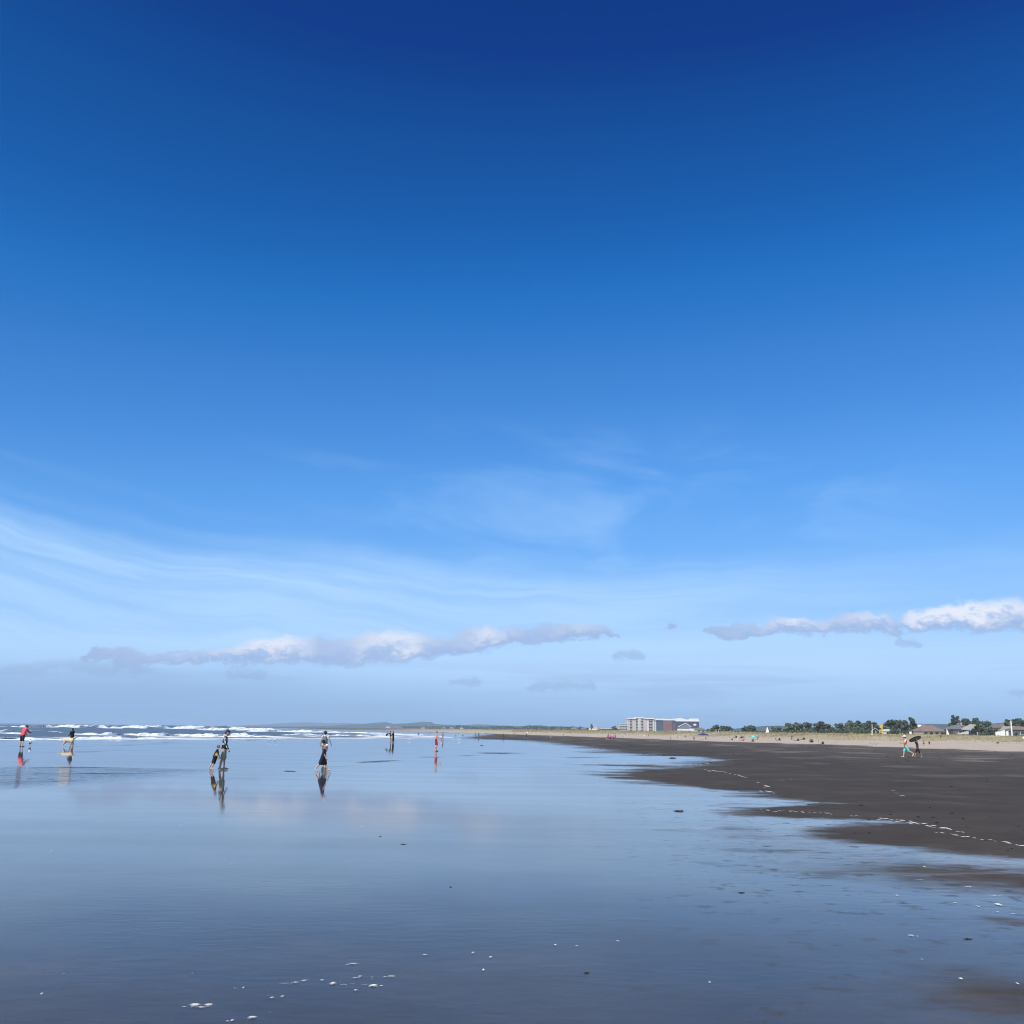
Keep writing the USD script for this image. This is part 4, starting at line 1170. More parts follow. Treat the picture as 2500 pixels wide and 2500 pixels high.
obj('cone', trimesh.convex.convex_hull(np.array([(-0.4, -0.4, -0.3), (0.6, -0.4, -0.3), (0.6, 0.4, -0.3), (-0.4, 0.4, -0.3), (-0.2, 0, h)])), white, o)
loc, h = post_at(2222.5, 1786.2, 215)
o = thing('notice_board', 'small square white notice on the dune crest below the long roof', 'sign', loc)
obj('board', box(-0.24, 0.24, -0.03, 0.03, h - 0.5, h), white, o)
obj('post', tube([(0, 0.06, -0.3), (0, 0.06, h - 0.05)], 0.04, 6), steel, o)
loc, h = post_at(2128.5, 1791.0, 205)
o = thing('notice_board', 'round white disc sign low on the dune below the grey pole', 'sign', loc)
obj('board', tube([(0, -0.03, h - 0.22), (0, 0.03, h - 0.22)], 0.22, 14), white, o)
obj('post', tube([(0, 0.06, -0.3), (0, 0.06, h - 0.1)], 0.04, 6), steel, o)
o = Block('white_fence', 'stepped white board fence in front of the brown roofed house', 'fence', 330, 2442)
k = 0
for a, b_, t in ((2430, 2434, 1786.5), (2434, 2438, 1786), (2438, 2443, 1785.5), (2443, 2447, 1784), (2447, 2450, 1783.5), (2450, 2453.5, 1782.5), (2456, 2462, 1785)):
    o.box('board', white, a + 0.1, b_ - 0.1, t, None, 0.02 * (k % 2), 0.08)
    k += 1
o.box('rail', white, 2430, 2462, 1788.5, 1789.3, 0.09, 0.15)
for a in (1748, 1754):
    loc, h = post_at(a, 1780.5, 262)
    o = thing('fence_post', 'tan wooden post on the dune below the wind-swept trees, %s of the pair' % ('left' if a == 1748 else 'right'), 'post', loc)
    obj('post', box(-0.09, 0.09, -0.09, 0.09, -0.3, h), tan_wall, o)
loc, h = post_at(1743, 1787, 235)
o = thing('fence_post', 'tall pale tan post at the foot of the dune, right of the blue canopy', 'post', loc)
obj('post', box(-0.12, 0.12, -0.1, 0.1, -0.3, h), tan_wall, o)

# ------------------------------------------------------------------ sea air
if HAZE:
    hz = usdkit.material(stage, '/World/Looks/haze', {'v': ('principled_volume', dict(color=HAZE_COLOR, density=HAZE, anisotropy=0.0))}, volume='v.volume')
    tag(obj('haze', box(-14500, 14500, -3000, 15000, -6, 88), hz), kind='stuff')

# ------------------------------------------------------------------ people
skin = mat('skin', (0.56, 0.36, 0.27), 0.55, 0.06, 8.0, 0.35)
skin_tan = mat('skin_tanned', (0.36, 0.19, 0.125), 0.55, 0.06, 8.0, 0.35)
hair_dark = mat('hair_dark', (0.018, 0.013, 0.011), 0.6, 0.3, 40.0, 0.4)
hair_brown = mat('hair_brown', (0.13, 0.065, 0.03), 0.6, 0.3, 40.0, 0.4)
hair_blond = mat('hair_blond', (0.42, 0.24, 0.11), 0.6, 0.25, 40.0, 0.4)
eye_m = mat('eye', (0.02, 0.015, 0.012), 0.2, 0.05)
lip_m = mat('lips', (0.36, 0.12, 0.10), 0.5, 0.05)
CLOTH = {}


def cloth(name, c):
    if name not in CLOTH:
        CLOTH[name] = mat('cloth_' + name, c, 0.9, 0.10, 14.0, 0.15, sheen_weight=0.15)
    return CLOTH[name]


black = cloth('black', (0.013, 0.013, 0.015))
navy = cloth('navy', (0.016, 0.019, 0.042))
red = cloth('red', (0.42, 0.018, 0.028))
coral = cloth('coral_red', (0.62, 0.085, 0.095))
khaki = cloth('khaki', (0.44, 0.37, 0.24))
pale = cloth('pale_grey', (0.55, 0.55, 0.54))
white_c = cloth('white', (0.78, 0.78, 0.76))
grey_c = cloth('grey', (0.16, 0.17, 0.18))
aqua = cloth('aqua', (0.16, 0.62, 0.58))
pink = cloth('pink', (0.75, 0.16, 0.42))
yellow_c = cloth('yellow', (0.80, 0.58, 0.04))
maroon = cloth('maroon', (0.10, 0.035, 0.05))
purple = cloth('purple', (0.10, 0.045, 0.20))
teal = cloth('teal', (0.05, 0.40, 0.46))
royal = cloth('blue', (0.032, 0.05, 0.125))
olive = cloth('olive', (0.10, 0.10, 0.05))


def print_mat(name, base, spot, scale, cut, third=None):
    stops = [(0.0, base), (cut, base), (cut + 0.02, spot), (1.0, spot)] if third is None else [(0.0, base), (cut, base), (cut + 0.01, spot), (cut + 0.11, spot), (cut + 0.12, third), (1, third)]
    return usdkit.material(stage, f'/World/Looks/{name}', {'t': ('texture_coordinate', {}), 'n': ('noise_texture', dict(scale=scale, detail=1.5, roughness=0.5, distortion=1.2)), 'r': ('rgb_ramp', dict(ramp=stops, interpolate=True)),
                           'p': ('principled_bsdf', dict(roughness=0.9, specular_ior_level=0.15))}, [('t.object', 'n.vector'), ('n.fac', 'r.fac'), ('r.color', 'p.base_color')], surface='p.BSDF')


tropic = print_mat('tropical_print', (0.015, 0.022, 0.055), (0.62, 0.66, 0.64), 9.0, 0.54)
floral = print_mat('floral_print', (0.72, 0.60, 0.55), (0.62, 0.10, 0.06), 10.0, 0.50)


def rx(a):
    c, s = math.cos(math.radians(a)), math.sin(math.radians(a))
    return np.array([[1, 0, 0], [0, c, -s], [0, s, c]])


def figure(pose):
    """Joints of a person 1 unit tall, facing +y. Angles in degrees, forward positive."""
    g = lambda k, d=0.0: pose.get(k, d)
    J = {}
    lean = rx(-g('lean', 3))
    up = lambda v: lean @ np.array(v, float)
    J['hip'] = np.zeros(3)
    for s, q in ((-1, 'l'), (1, 'r')):
        J[q + 'hip'] = np.array([s * 0.052, 0, -0.01])
        a, k = math.radians(g(q + 'leg')), math.radians(g(q + 'knee', 6))
        out = math.sin(math.radians(g('spread', 2))) * s
        J[q + 'knee'] = J[q + 'hip'] + 0.235 * np.array([out, math.sin(a), -math.cos(a)])
        J[q + 'ank'] = J[q + 'knee'] + 0.24 * np.array([out, math.sin(a - k), -math.cos(a - k)])
        f = math.radians(g(q + 'foot', math.degrees(a - k) * 0.6))
        J[q + 'toe'] = J[q + 'ank'] + 0.105 * np.array([0.1 * s, math.cos(f), math.sin(f)]) + np.array([0, 0, -0.026])
        J[q + 'heel'] = J[q + 'ank'] - 0.028 * np.array([0, math.cos(f), math.sin(f)]) + np.array([0, 0, -0.026])
    J['waist'] = up([0, 0, 0.10])
    J['chest'] = up([0, 0.006, 0.225])
    J['neck'] = up([0, 0, 0.315])
    hd = lean @ rx(-g('nod', 0))
    J['head'] = J['neck'] + hd @ np.array([0, 0.012, 0.095])
    J['_hd'] = hd
    for s, q in ((-1, 'l'), (1, 'r')):
        J[q + 'sho'] = up([s * 0.105, -0.002, 0.285])
        a, e, ab = math.radians(g(q + 'arm')), math.radians(g(q + 'elbow', 14)), math.radians(g(q + 'out', 9))
        d1 = np.array([s * math.sin(ab), math.sin(a) * math.cos(ab), -math.cos(a) * math.cos(ab)])
        J[q + 'elb'] = J[q + 'sho'] + 0.168 * d1
        ab2 = ab * g('fore', 0.3)
        d2 = np.array([s * math.sin(ab2), math.sin(a + e) * math.cos(ab2), -math.cos(a + e) * math.cos(ab2)])
        J[q + 'wri'] = J[q + 'elb'] + 0.142 * d2
        J['_' + q] = d2
    return J


def person(name, label, pos, h, yaw, pose, wear, near=True, group=None, hair=hair_dark, sk=skin, hair_len=0, hat=None, category='person'):
    """wear: list of (kind, material); kinds: tee, long_sleeve, vest, dress, shorts, trousers, brief."""
    o = thing(name, label, category, pos, yaw, group)
    J = figure(pose)
    seg = 12 if near else 7
    B = lambda p, r: ball(p, r, seg)
    hd = J['_hd']
    H = lambda x, y, z: J['head'] + hd @ np.array([x, y, z], float)
    lean = rx(-pose.get('lean', 3))
    U = lambda x, y, z: lean @ np.array([x, y, z], float)
    fat = pose.get('fat', 1.0)

    def torso(g):
        return [hull(B(U(-0.045, 0, -0.005), 0.055 * fat + g), B(U(0.045, 0, -0.005), 0.055 * fat + g), B(U(-0.038, 0, 0.10), 0.048 * fat + g), B(U(0.038, 0, 0.10), 0.048 * fat + g)),
                hull(B(U(-0.038, 0, 0.10), 0.048 * fat + g), B(U(0.038, 0, 0.10), 0.048 * fat + g), B(U(-0.058, 0.004, 0.225), 0.050 + g), B(U(0.058, 0.004, 0.225), 0.050 + g), B(U(-0.07, -0.004, 0.278), 0.033 + g), B(U(0.07, -0.004, 0.278), 0.033 + g))]

    def leg(q, g0, g1, to=1.0, calf=0.0):
        a, b = J[q + 'hip'], J[q + 'knee']
        m = a + (b - a) * to
        out = [hull(B(a, 0.052 * fat + g0), B(m, 0.052 * fat + (0.034 - 0.052 * fat) * to + g1))]
        if calf:
            c = b + (J[q + 'ank'] - b) * calf
            out.append(hull(B(b, 0.034 + g1), B(c, 0.024 + g1)))
        return out

    def arm(q, g, to=1.0, fore=0.0):
        a, b = J[q + 'sho'], J[q + 'elb']
        out = [hull(B(a, 0.030 + g), B(a + (b - a) * to, 0.024 + g))]
        if fore:
            out.append(hull(B(b, 0.023 + g), B(b + (J[q + 'wri'] - b) * fore, 0.018 + g)))
        return out

    # body: one continuous surface
    bones = torso(0.0)
    for q in 'lr':
        s = -1 if q == 'l' else 1
        bones += [hull(B(J[q + 'hip'], 0.052 * fat), B(J[q + 'knee'], 0.034)), hull(B(J[q + 'knee'], 0.033), B(J[q + 'knee'] * 0.62 + J[q + 'ank'] * 0.38 - [0, 0.008, 0], 0.034), B(J[q + 'ank'], 0.020)),
                  hull(B(J[q + 'ank'], 0.021), B(J[q + 'heel'], 0.019), B(J[q + 'toe'] + [0.012, -0.02, 0], 0.016), B(J[q + 'toe'] - [0.012, 0.02, 0], 0.016), B(J[q + 'toe'], 0.013))]
        bones += [hull(B(J[q + 'sho'], 0.030), B(J[q + 'elb'], 0.023)), hull(B(J[q + 'elb'], 0.0225), B(J[q + 'elb'] * 0.6 + J[q + 'wri'] * 0.4, 0.0225), B(J[q + 'wri'], 0.0145)), hull(B(J['neck'], 0.03), B(J[q + 'sho'], 0.028))]
        d = J['_' + q]
        w = J[q + 'wri']
        fwd = np.array([0, 1.0, 0]) - d * d[1]
        fwd /= max(np.linalg.norm(fwd), 1e-6)
        side = np.cross(d, fwd)
        bones.append(hull(B(w, 0.014), B(w + d * 0.045 + fwd * 0.016, 0.011), B(w + d * 0.045 - fwd * 0.016, 0.011)))
        if near:
            for i, (off, ln) in enumerate(((0.019, 0.036), (0.0065, 0.043), (-0.006, 0.040), (-0.018, 0.031))):
                k0 = w + d * 0.048 + fwd * off
                k1 = k0 + (d * 0.9 - s * side * 0.25 * 1) / 1 * ln * 0.55
                k2 = k1 + (d * 0.75 - s * side * 0.65) * ln * 0.5
                bones += [hull(B(k0, 0.0062), B(k1, 0.0056)), hull(B(k1, 0.0056), B(k2, 0.0048))]
            t0 = w + d * 0.014 + fwd * 0.013
            t1 = t0 + (fwd * 0.7 + d * 0.6) * 0.026
            bones += [hull(B(t0, 0.008), B(t1, 0.0065)), hull(B(t1, 0.0065), B(t1 + (d * 0.9 + fwd * 0.2) * 0.018, 0.0055))]
        else:
            bones.append(hull(B(w + d * 0.04, 0.013), B(w + d * 0.08, 0.009)))
    bones += [hull(B(J['neck'] - [0, 0, 0.02], 0.032), B(H(0, -0.006, -0.05), 0.030)),
              hull(B(H(0, -0.010, 0.012), (0.050, 0.060, 0.058)), B(H(0, 0.018, -0.040), (0.030, 0.028, 0.026)), B(H(0, 0.028, 0.0), (0.040, 0.026, 0.040)))]
    if near:
        bones += [hull(B(H(0, 0.052, 0.006), 0.006), B(H(0, 0.064, -0.016), 0.009)), hull(B(H(-0.05, -0.006, 0.006), (0.008, 0.014, 0.018)), B(H(-0.052, -0.008, -0.012), (0.006, 0.008, 0.01))), hull(B(H(0.05, -0.006, 0.006), (0.008, 0.014, 0.018)), B(H(0.052, -0.008, -0.012), (0.006, 0.008, 0.01)))]
    body = union(bones)
    body = tri(body, 0.022 if near else None, 2 if near else 0)
    drop = -float(np.min(body.vertices[:, 2])) - 0.004
    put = lambda m: (m.apply_translation([0, 0, drop]), m.apply_scale(h))[0] if False else _put(m, drop, h)
    obj('body', put(body), sk, o, smooth=55)

    def part(nm, ms, m_, sm=2, ref=0.02, label=None):
        t = tri(union(ms), ref if near else None, sm if near else 0)
        return obj(nm, put(t), m_, o, smooth=55, label=label)

    for kind, m_ in wear:
        if kind in ('tee', 'long_sleeve', 'vest'):
            ms = torso(0.013)
            for q in 'lr':
                if kind == 'tee':
                    ms += arm(q, 0.012, 0.72)
                elif kind == 'long_sleeve':
                    ms += arm(q, 0.011, 1.0, 0.88)
                ms.append(hull(B(J[q + 'sho'] * 0.9, 0.03), B(J['neck'] - [0, 0, 0.02], 0.03)))
            part('shirt', ms, m_)
        elif kind == 'dress':
            hem = pose.get('hem', 0.80)
            ms = torso(0.012)
            ka, kb = J['lhip'] + (J['lknee'] - J['lhip']) * hem, J['rhip'] + (J['rknee'] - J['rhip']) * hem
            ms.append(hull(B(U(-0.045, 0, 0.05), 0.06), B(U(0.045, 0, 0.05), 0.06), B(ka, 0.056), B(kb, 0.056), B(ka + [-0.02, -0.02, 0], 0.045), B(kb + [0.02, 0.02, 0], 0.045)))
            ms.append(hull(B(U(-0.052, 0, 0.25), 0.045), B(U(0.052, 0, 0.25), 0.045), B(ka, 0.056), B(kb, 0.056)))
            for q in 'lr':
                ms += arm(q, 0.012, 0.8)
                ms.append(hull(B(J[q + 'sho'] * 0.9, 0.03), B(J['neck'] - [0, 0, 0.02], 0.03)))
            part('dress', ms, m_)
        elif kind in ('shorts', 'trousers', 'brief'):
            ms = [hull(B(U(-0.047, 0, 0.0), 0.062 * fat), B(U(0.047, 0, 0.0), 0.062 * fat), B(U(-0.042, 0, 0.055), 0.058 * fat), B(U(0.042, 0, 0.055), 0.058 * fat))]
            to, calf = {'shorts': (pose.get('hem', 0.85), 0), 'trousers': (1.0, 0.92), 'brief': (0.3, 0)}[kind]
            for q in 'lr':
                ms += leg(q, 0.011, 0.018 if kind == 'shorts' else 0.013, to, calf)
            part({'shorts': 'shorts', 'trousers': 'trousers', 'brief': 'swim_briefs'}[kind], ms, m_)
    if hair is not None:
        hs = [hull(B(H(0, -0.018, 0.026), (0.057, 0.062, 0.056)), B(H(0, 0.014, 0.05), (0.044, 0.036, 0.026)), B(H(0, -0.034, -0.012), (0.048, 0.036, 0.034)))]
        if hair_len:
            hs.append(hull(B(H(0, -0.035, 0.0), (0.052, 0.036, 0.04)), B(H(0, -0.05, -0.06 - hair_len), (0.045, 0.022, 0.02))))
        part('hair', hs, hair, 1)
    if hat:
        kind, m_ = hat
        if kind == 'sun_hat':
            hs = [hull(B(H(0, -0.01, 0.075), (0.05, 0.052, 0.02)), B(H(0, -0.008, 0.04), (0.064, 0.07, 0.02))), hull(B(H(0, 0, 0.034), (0.105, 0.112, 0.008)), B(H(0, -0.005, 0.044), (0.07, 0.075, 0.01)))]
        else:
            hs = [hull(B(H(0, -0.012, 0.055), (0.058, 0.062, 0.036)), B(H(0, -0.012, 0.034), (0.06, 0.066, 0.012))), hull(B(H(0, 0.055, 0.036), (0.044, 0.03, 0.006)), B(H(0, 0.085, 0.030), (0.036, 0.02, 0.005)))]
        part('hat', hs, m_, 1)
    if near:
        for s in (-1, 1):
            obj('eye', put(tri(ball(H(s * 0.019, 0.048, 0.008), (0.007, 0.006, 0.005), 8))), eye_m, o)
        obj('mouth', put(tri(ball(H(0, 0.045, -0.036), (0.016, 0.006, 0.005), 8))), lip_m, o)
    return o, J, put, drop


def _put(m, drop, h):
    m = m.copy()
    m.apply_translation([0, 0, drop])
    m.apply_scale(h)
    return m


WALK = dict(lleg=26, rleg=-22, lknee=6, rknee=24, larm=-22, rarm=24, lean=4, rfoot=-38, lfoot=12)
STAND = dict(lleg=3, rleg=-4, lknee=4, rknee=4, larm=4, rarm=6, lean=2)
SIT = dict(lleg=82, rleg=76, lknee=98, rknee=88, larm=34, rarm=30, lean=10, lfoot=-10, rfoot=-10, lelbow=40, relbow=40)
LIE = dict(lleg=88, rleg=86, lknee=10, rknee=24, larm=-30, rarm=-34, lean=-52, lfoot=60, rfoot=60)
BEND = dict(lleg=10, rleg=-6, lknee=14, rknee=12, larm=48, rarm=40, lean=48, nod=10)


def stand_at(px, foot, head=None):
    """Ground point under that place in the photo, and the height that the figure shows there."""
    p = ground_at(px, foot)
    h = None if head is None else at(px, head, p[1])[2] - p[2]
    return p, h


def who(px, head, foot, yaw, pose, wear, label, near=False, hmax=1.85, **kw):
    p, h = stand_at(px, foot, head)
    u = figure(pose)
    span = max(J_[2] for k, J_ in u.items() if not k.startswith('_')) + 0.06 - min(J_[2] for k, J_ in u.items() if not k.startswith('_')) + 0.02
    H = min(h / span, hmax)
    return (*person('person', label, p, H, yaw, pose, wear, near, **kw), p, H)


# --- the group by the surf on the left
who(52.5, 1769, 1822.7, -20, dict(STAND, lean=22, spread=5, larm=30, rarm=36, relbow=40, lelbow=30, fat=1.15, hem=1.0, nod=20), [('long_sleeve', coral), ('shorts', navy)], 'man in red long-sleeved top and dark shorts standing bent at the water edge, far left', True, hat=('cap', black))
who(73, 1804.5, 1821.0, 30, dict(lleg=24, rleg=18, lknee=20, rknee=20, lean=34, larm=40, rarm=40, spread=8, fat=1.9), [('tee', white_c), ('shorts', black)], 'toddler in white top and dark shorts bending over beside the man in red', True, hmax=0.85)
who(174, 1778, 1822.0, 60, dict(STAND, larm=10, rarm=24, relbow=70, lelbow=60, fat=1.1), [('long_sleeve', black), ('trousers', grey_c)], 'woman in black with long dark hair standing behind the pale dog', True, hair_len=0.10)


def dog(px, foot, length_px, yaw, label):
    p = ground_at(px, foot)
    k = length_px * p[1] / 2500 / 1.42
    o = thing('dog', label, 'dog', p, yaw)
    B = lambda c, r: ball(c, r, 14)
    fur = mat('cream_fur', (0.66, 0.53, 0.36), 0.9, 0.16, 7.0, 0.1)
    b = [hull(B((0, .27, .49), (.13, .16, .185)), B((0, .05, .48), (.125, .15, .165))), hull(B((0, .05, .48), (.125, .15, .165)), B((0, -.24, .51), (.11, .14, .145))), hull(B((0, -.24, .51), (.11, .14, .145)), B((0, -.34, .50), (.10, .09, .13))),
         hull(B((0, .33, .58), .10), B((0, .47, .70), .075)), hull(B((0, .50, .735), (.068, .08, .066)), B((0, .57, .72), (.05, .05, .05))), hull(B((0, .58, .715), (.038, .03, .034)), B((0, .68, .70), (.026, .022, .022)))]
    for s in (-1, 1):
        b += [hull(B((s * .085, .26, .44), (.05, .07, .09)), B((s * .085, .24, .29), .036)), hull(B((s * .085, .24, .29), .036), B((s * .085, .255 + .03 * s, .05), .025)), hull(B((s * .085, .255 + .03 * s, .035), .027), B((s * .085, .30 + .03 * s, .022), .022)),
              hull(B((s * .085, -.28, .46), (.055, .10, .10)), B((s * .09, -.22, .31), .045)), hull(B((s * .09, -.22, .31), .045), B((s * .09, -.36 + .03 * s, .19), .026)), hull(B((s * .09, -.36 + .03 * s, .19), .026), B((s * .09, -.335 + .03 * s, .04), .022)), hull(B((s * .09, -.335 + .03 * s, .03), .025), B((s * .09, -.285 + .03 * s, .02), .021)),
              hull(B((s * .062, .465, .755), (.014, .03, .02)), B((s * .075, .475, .69), (.010, .025, .025)))]
    b += [hull(B((0, -.40, .55), .04), B((0, -.52, .44), .035)), hull(B((0, -.52, .44), .035), B((0, -.64, .42), .032)), hull(B((0, -.64, .42), .032), B((0, -.72, .47), .018))]
    m = tri(union(b), 0.035, 3)
    m.apply_scale([k, k, k * 0.93])
    obj('body', m, fur, o, smooth=60)
    n_ = tri(hull(ball((0, .700, .708), .014, 8), ball((0, .694, .700), .011, 8)))
    n_.apply_scale([k, k, k * 0.93])
    obj('nose', n_, black, o)
    for s in (-1, 1):
        e_ = tri(ball((s * .045, .565, .745), .010, 8))
        e_.apply_scale([k, k, k * 0.93])
        obj('eye', e_, eye_m, o)
    c_ = tube([(0.105 * math.cos(t) , .40 + 0.03 * math.sin(t), .645 + 0.085 * math.sin(t)) for t in np.linspace(0, 2 * math.pi, 16)], 0.012, 6)
    c_.apply_scale([k, k, k * 0.93])
    obj('collar', c_, red, o)


dog(165.5, 1822.8, 46, -90, 'big cream-coloured dog standing in the shallow water, facing right')

# --- the walking pair and the child behind
o, J, put, dr, p, Hh = who(543.5, 1783.3, 1879.0, -84, dict(lleg=4, rleg=-3, lknee=4, rknee=10, larm=-6, rarm=16, lelbow=10, relbow=10, lout=4, rout=6, lean=4, nod=18, hem=0.96, rfoot=-8, lfoot=0), [('long_sleeve', tropic), ('shorts', khaki)], 'man in navy and white patterned shirt and beige shorts walking right', True, sk=skin)
o, J, put, dr, p, Hh = who(523.5, 1819.5, 1879.8, -76, dict(lleg=-22, rleg=-6, lknee=10, rknee=20, larm=14, rarm=4, lelbow=14, lean=14, nod=-4, hem=1.05, lfoot=-36, rfoot=-14, fat=1.65, lout=5, rout=5), [('tee', black), ('shorts', black)], 'boy in black T-shirt with yellow print leaning forward beside the man in patterned shirt', True, hair=hair_brown)
U_ = rx(-14)
for dz, w_, h_ in ((0.10, 0.016, 0.075), (0.075, 0.012, 0.055)):
    c = U_ @ np.array([0.138, 0.020 if dz > 0.09 else -0.030, dz + 0.02])
    m = box(-0.014, 0.010, -w_, w_, -h_, h_)
    m.apply_transform(np.block([[U_, c[:, None]], [np.zeros((1, 3)), np.ones((1, 1))]]))
    obj('shirt_print', put(m), yellow_c, o)
who(787.0, 1818.0, 1883.8, -86, dict(lleg=24, rleg=-26, lknee=4, rknee=10, larm=-2, rarm=6, lelbow=24, relbow=20, lout=1, rout=1, lean=8, nod=24, hem=0.98, lfoot=14, rfoot=-34), [('dress', navy)], 'girl in long dark tunic and pale cap striding right through the water', True, hair=hair_blond, hair_len=0.05, hat=('cap', white_c))
pb, hb = stand_at(791.5, 1854.0, 1785.0)
o, J, put, dr = person('person', 'man in pale shirt with grey backpack walking away, behind the girl in dark tunic', pb, hb * 0.99, -12, dict(STAND, lleg=12, rleg=-8, larm=12, rarm=14, lout=22, rout=22, lelbow=10, relbow=12, fore=0.6, spread=3), [('tee', pale), ('shorts', grey_c)], True)
bp = [hull(ball((-0.055, -0.085, 0.10), 0.042, 10), ball((0.055, -0.085, 0.10), 0.042, 10), ball((-0.045, -0.075, 0.27), 0.035, 10), ball((0.045, -0.075, 0.27), 0.035, 10))]
bag = thing('backpack', 'dark grey backpack worn by the man walking away', 'backpack', pb, -12)
obj('bag', put(tri(union(bp), 0.03, 2)), grey_c, bag, smooth=50)
obj('pocket', put(tri(hull(ball((-0.04, -0.125, 0.09), 0.024, 8), ball((0.04, -0.125, 0.09), 0.024, 8), ball((-0.04, -0.125, 0.15), 0.02, 8), ball((0.04, -0.125, 0.15), 0.02, 8)))), black, bag, smooth=50)
for s in (-1, 1):
    obj('strap', put(tube([(s * 0.06, -0.05, 0.29), (s * 0.066, 0.0, 0.335), (s * 0.066, 0.066, 0.27), (s * 0.07, 0.055, 0.14), (s * 0.07, -0.04, 0.10)], 0.011, 6)), black, bag)

# --- the couple with the camera, the bather in red shorts
who(953.0, 1785.0, 1812.2, 80, dict(STAND, larm=84, rarm=80, lelbow=8, relbow=8, hem=0.9), [('tee', navy), ('shorts', khaki)], 'person in dark top and pale shorts holding a dark object out to the left', True)
who(959.5, 1785.5, 1813.2, 70, dict(STAND, larm=30, rarm=40, relbow=60), [('long_sleeve', black), ('trousers', navy)], 'person all in black with dark hair standing right beside the one holding an object', True, hair_len=0.06)
p = ground_at(953, 1812.2)
q = at(945.3, 1793.3, p[1])
o = thing('kite_bag', 'dark lumpy bundle held out by the person left of the pair', 'bundle', q)
obj('bundle', tri(union([hull(ball((0.05, 0, 0.05), (0.14, 0.12, 0.10), 10), ball((-0.1, 0, -0.08), (0.10, 0.09, 0.13), 10)), ball((0.02, 0, 0.17), (0.08, 0.08, 0.09), 10)]), 0.06, 2), black, o, smooth=60)
obj('handle', tube([(0.1, 0, 0.05), (0.24, 0, 0.10), (0.34, 0, 0.03)], 0.025, 6), black, o)
who(1064.0, 1784.3, 1834.3, -88, dict(lleg=2, rleg=14, lknee=2, rknee=52, larm=18, rarm=14, lelbow=70, relbow=60, lean=2, nod=-4, lfoot=0, rfoot=-30, hem=0.72), [('shorts', red)], 'bare-chested person in red shorts walking right with arms bent', True, hair=hair_blond, hat=None)

# --- the two carrying the board, on the damp sand
o, J, put, dr, p, Hh = who(2213.0, 1796.5, 1849.3, 88, dict(lleg=-26, rleg=16, lknee=36, rknee=4, larm=26, rarm=-14, lelbow=70, lean=3, lfoot=-50, rfoot=8, hem=1.0), [('tee', floral), ('shorts', aqua)], 'person in white hat, red patterned shirt and aqua shorts walking left', True, hat=('sun_hat', white_c))
o, J, put, dr, p, Hh = who(2241.5, 1803.0, 1849.0, 92, dict(lleg=-24, rleg=24, lknee=10, rknee=6, larm=150, rarm=158, lelbow=36, relbow=30, lean=2, nod=6, lfoot=-36, rfoot=12, hem=0.9, lout=14, rout=14), [('tee', maroon), ('shorts', black)], 'person in dark maroon top carrying a black board on the head', True, sk=skin_tan)
q0, q1 = at(2220.5, 1810.5, p[1]), at(2248.0, 1798.6, p[1])
c = (q0 + q1) / 2
ln = np.linalg.norm(q1 - q0)
o = thing('skimboard', 'black oval board carried tilted on the head of the person in maroon', 'board', c)
t_ = np.linspace(0, 2 * np.pi, 40, endpoint=False)
sh = Polygon(np.column_stack([ln / 2 * np.sign(np.cos(t_)) * np.abs(np.cos(t_)) ** 0.85, 0.24 * np.sin(t_)]))
e = trimesh.creation.extrude_polygon(sh, 0.035, engine='earcut')
tilt = math.degrees(math.atan2(q1[2] - q0[2], q1[0] - q0[0]))
e.apply_transform(trimesh.transformations.rotation_matrix(math.radians(30), [1, 0, 0]))
e.apply_transform(trimesh.transformations.rotation_matrix(-math.radians(tilt), [0, 1, 0]))
obj('deck', e, black, o, smooth=30)
rim = tube([(ln / 2 * np.sign(math.cos(a)) * abs(math.cos(a)) ** 0.85, 0.24 * math.sin(a), 0.0175) for a in np.linspace(0, 2 * math.pi, 41)], 0.018, 6)
rim.apply_transform(trimesh.transformations.rotation_matrix(math.radians(30), [1, 0, 0]))
rim.apply_transform(trimesh.transformations.rotation_matrix(-math.radians(tilt), [0, 1, 0]))
obj('rim', rim, maroon, o, smooth=40)

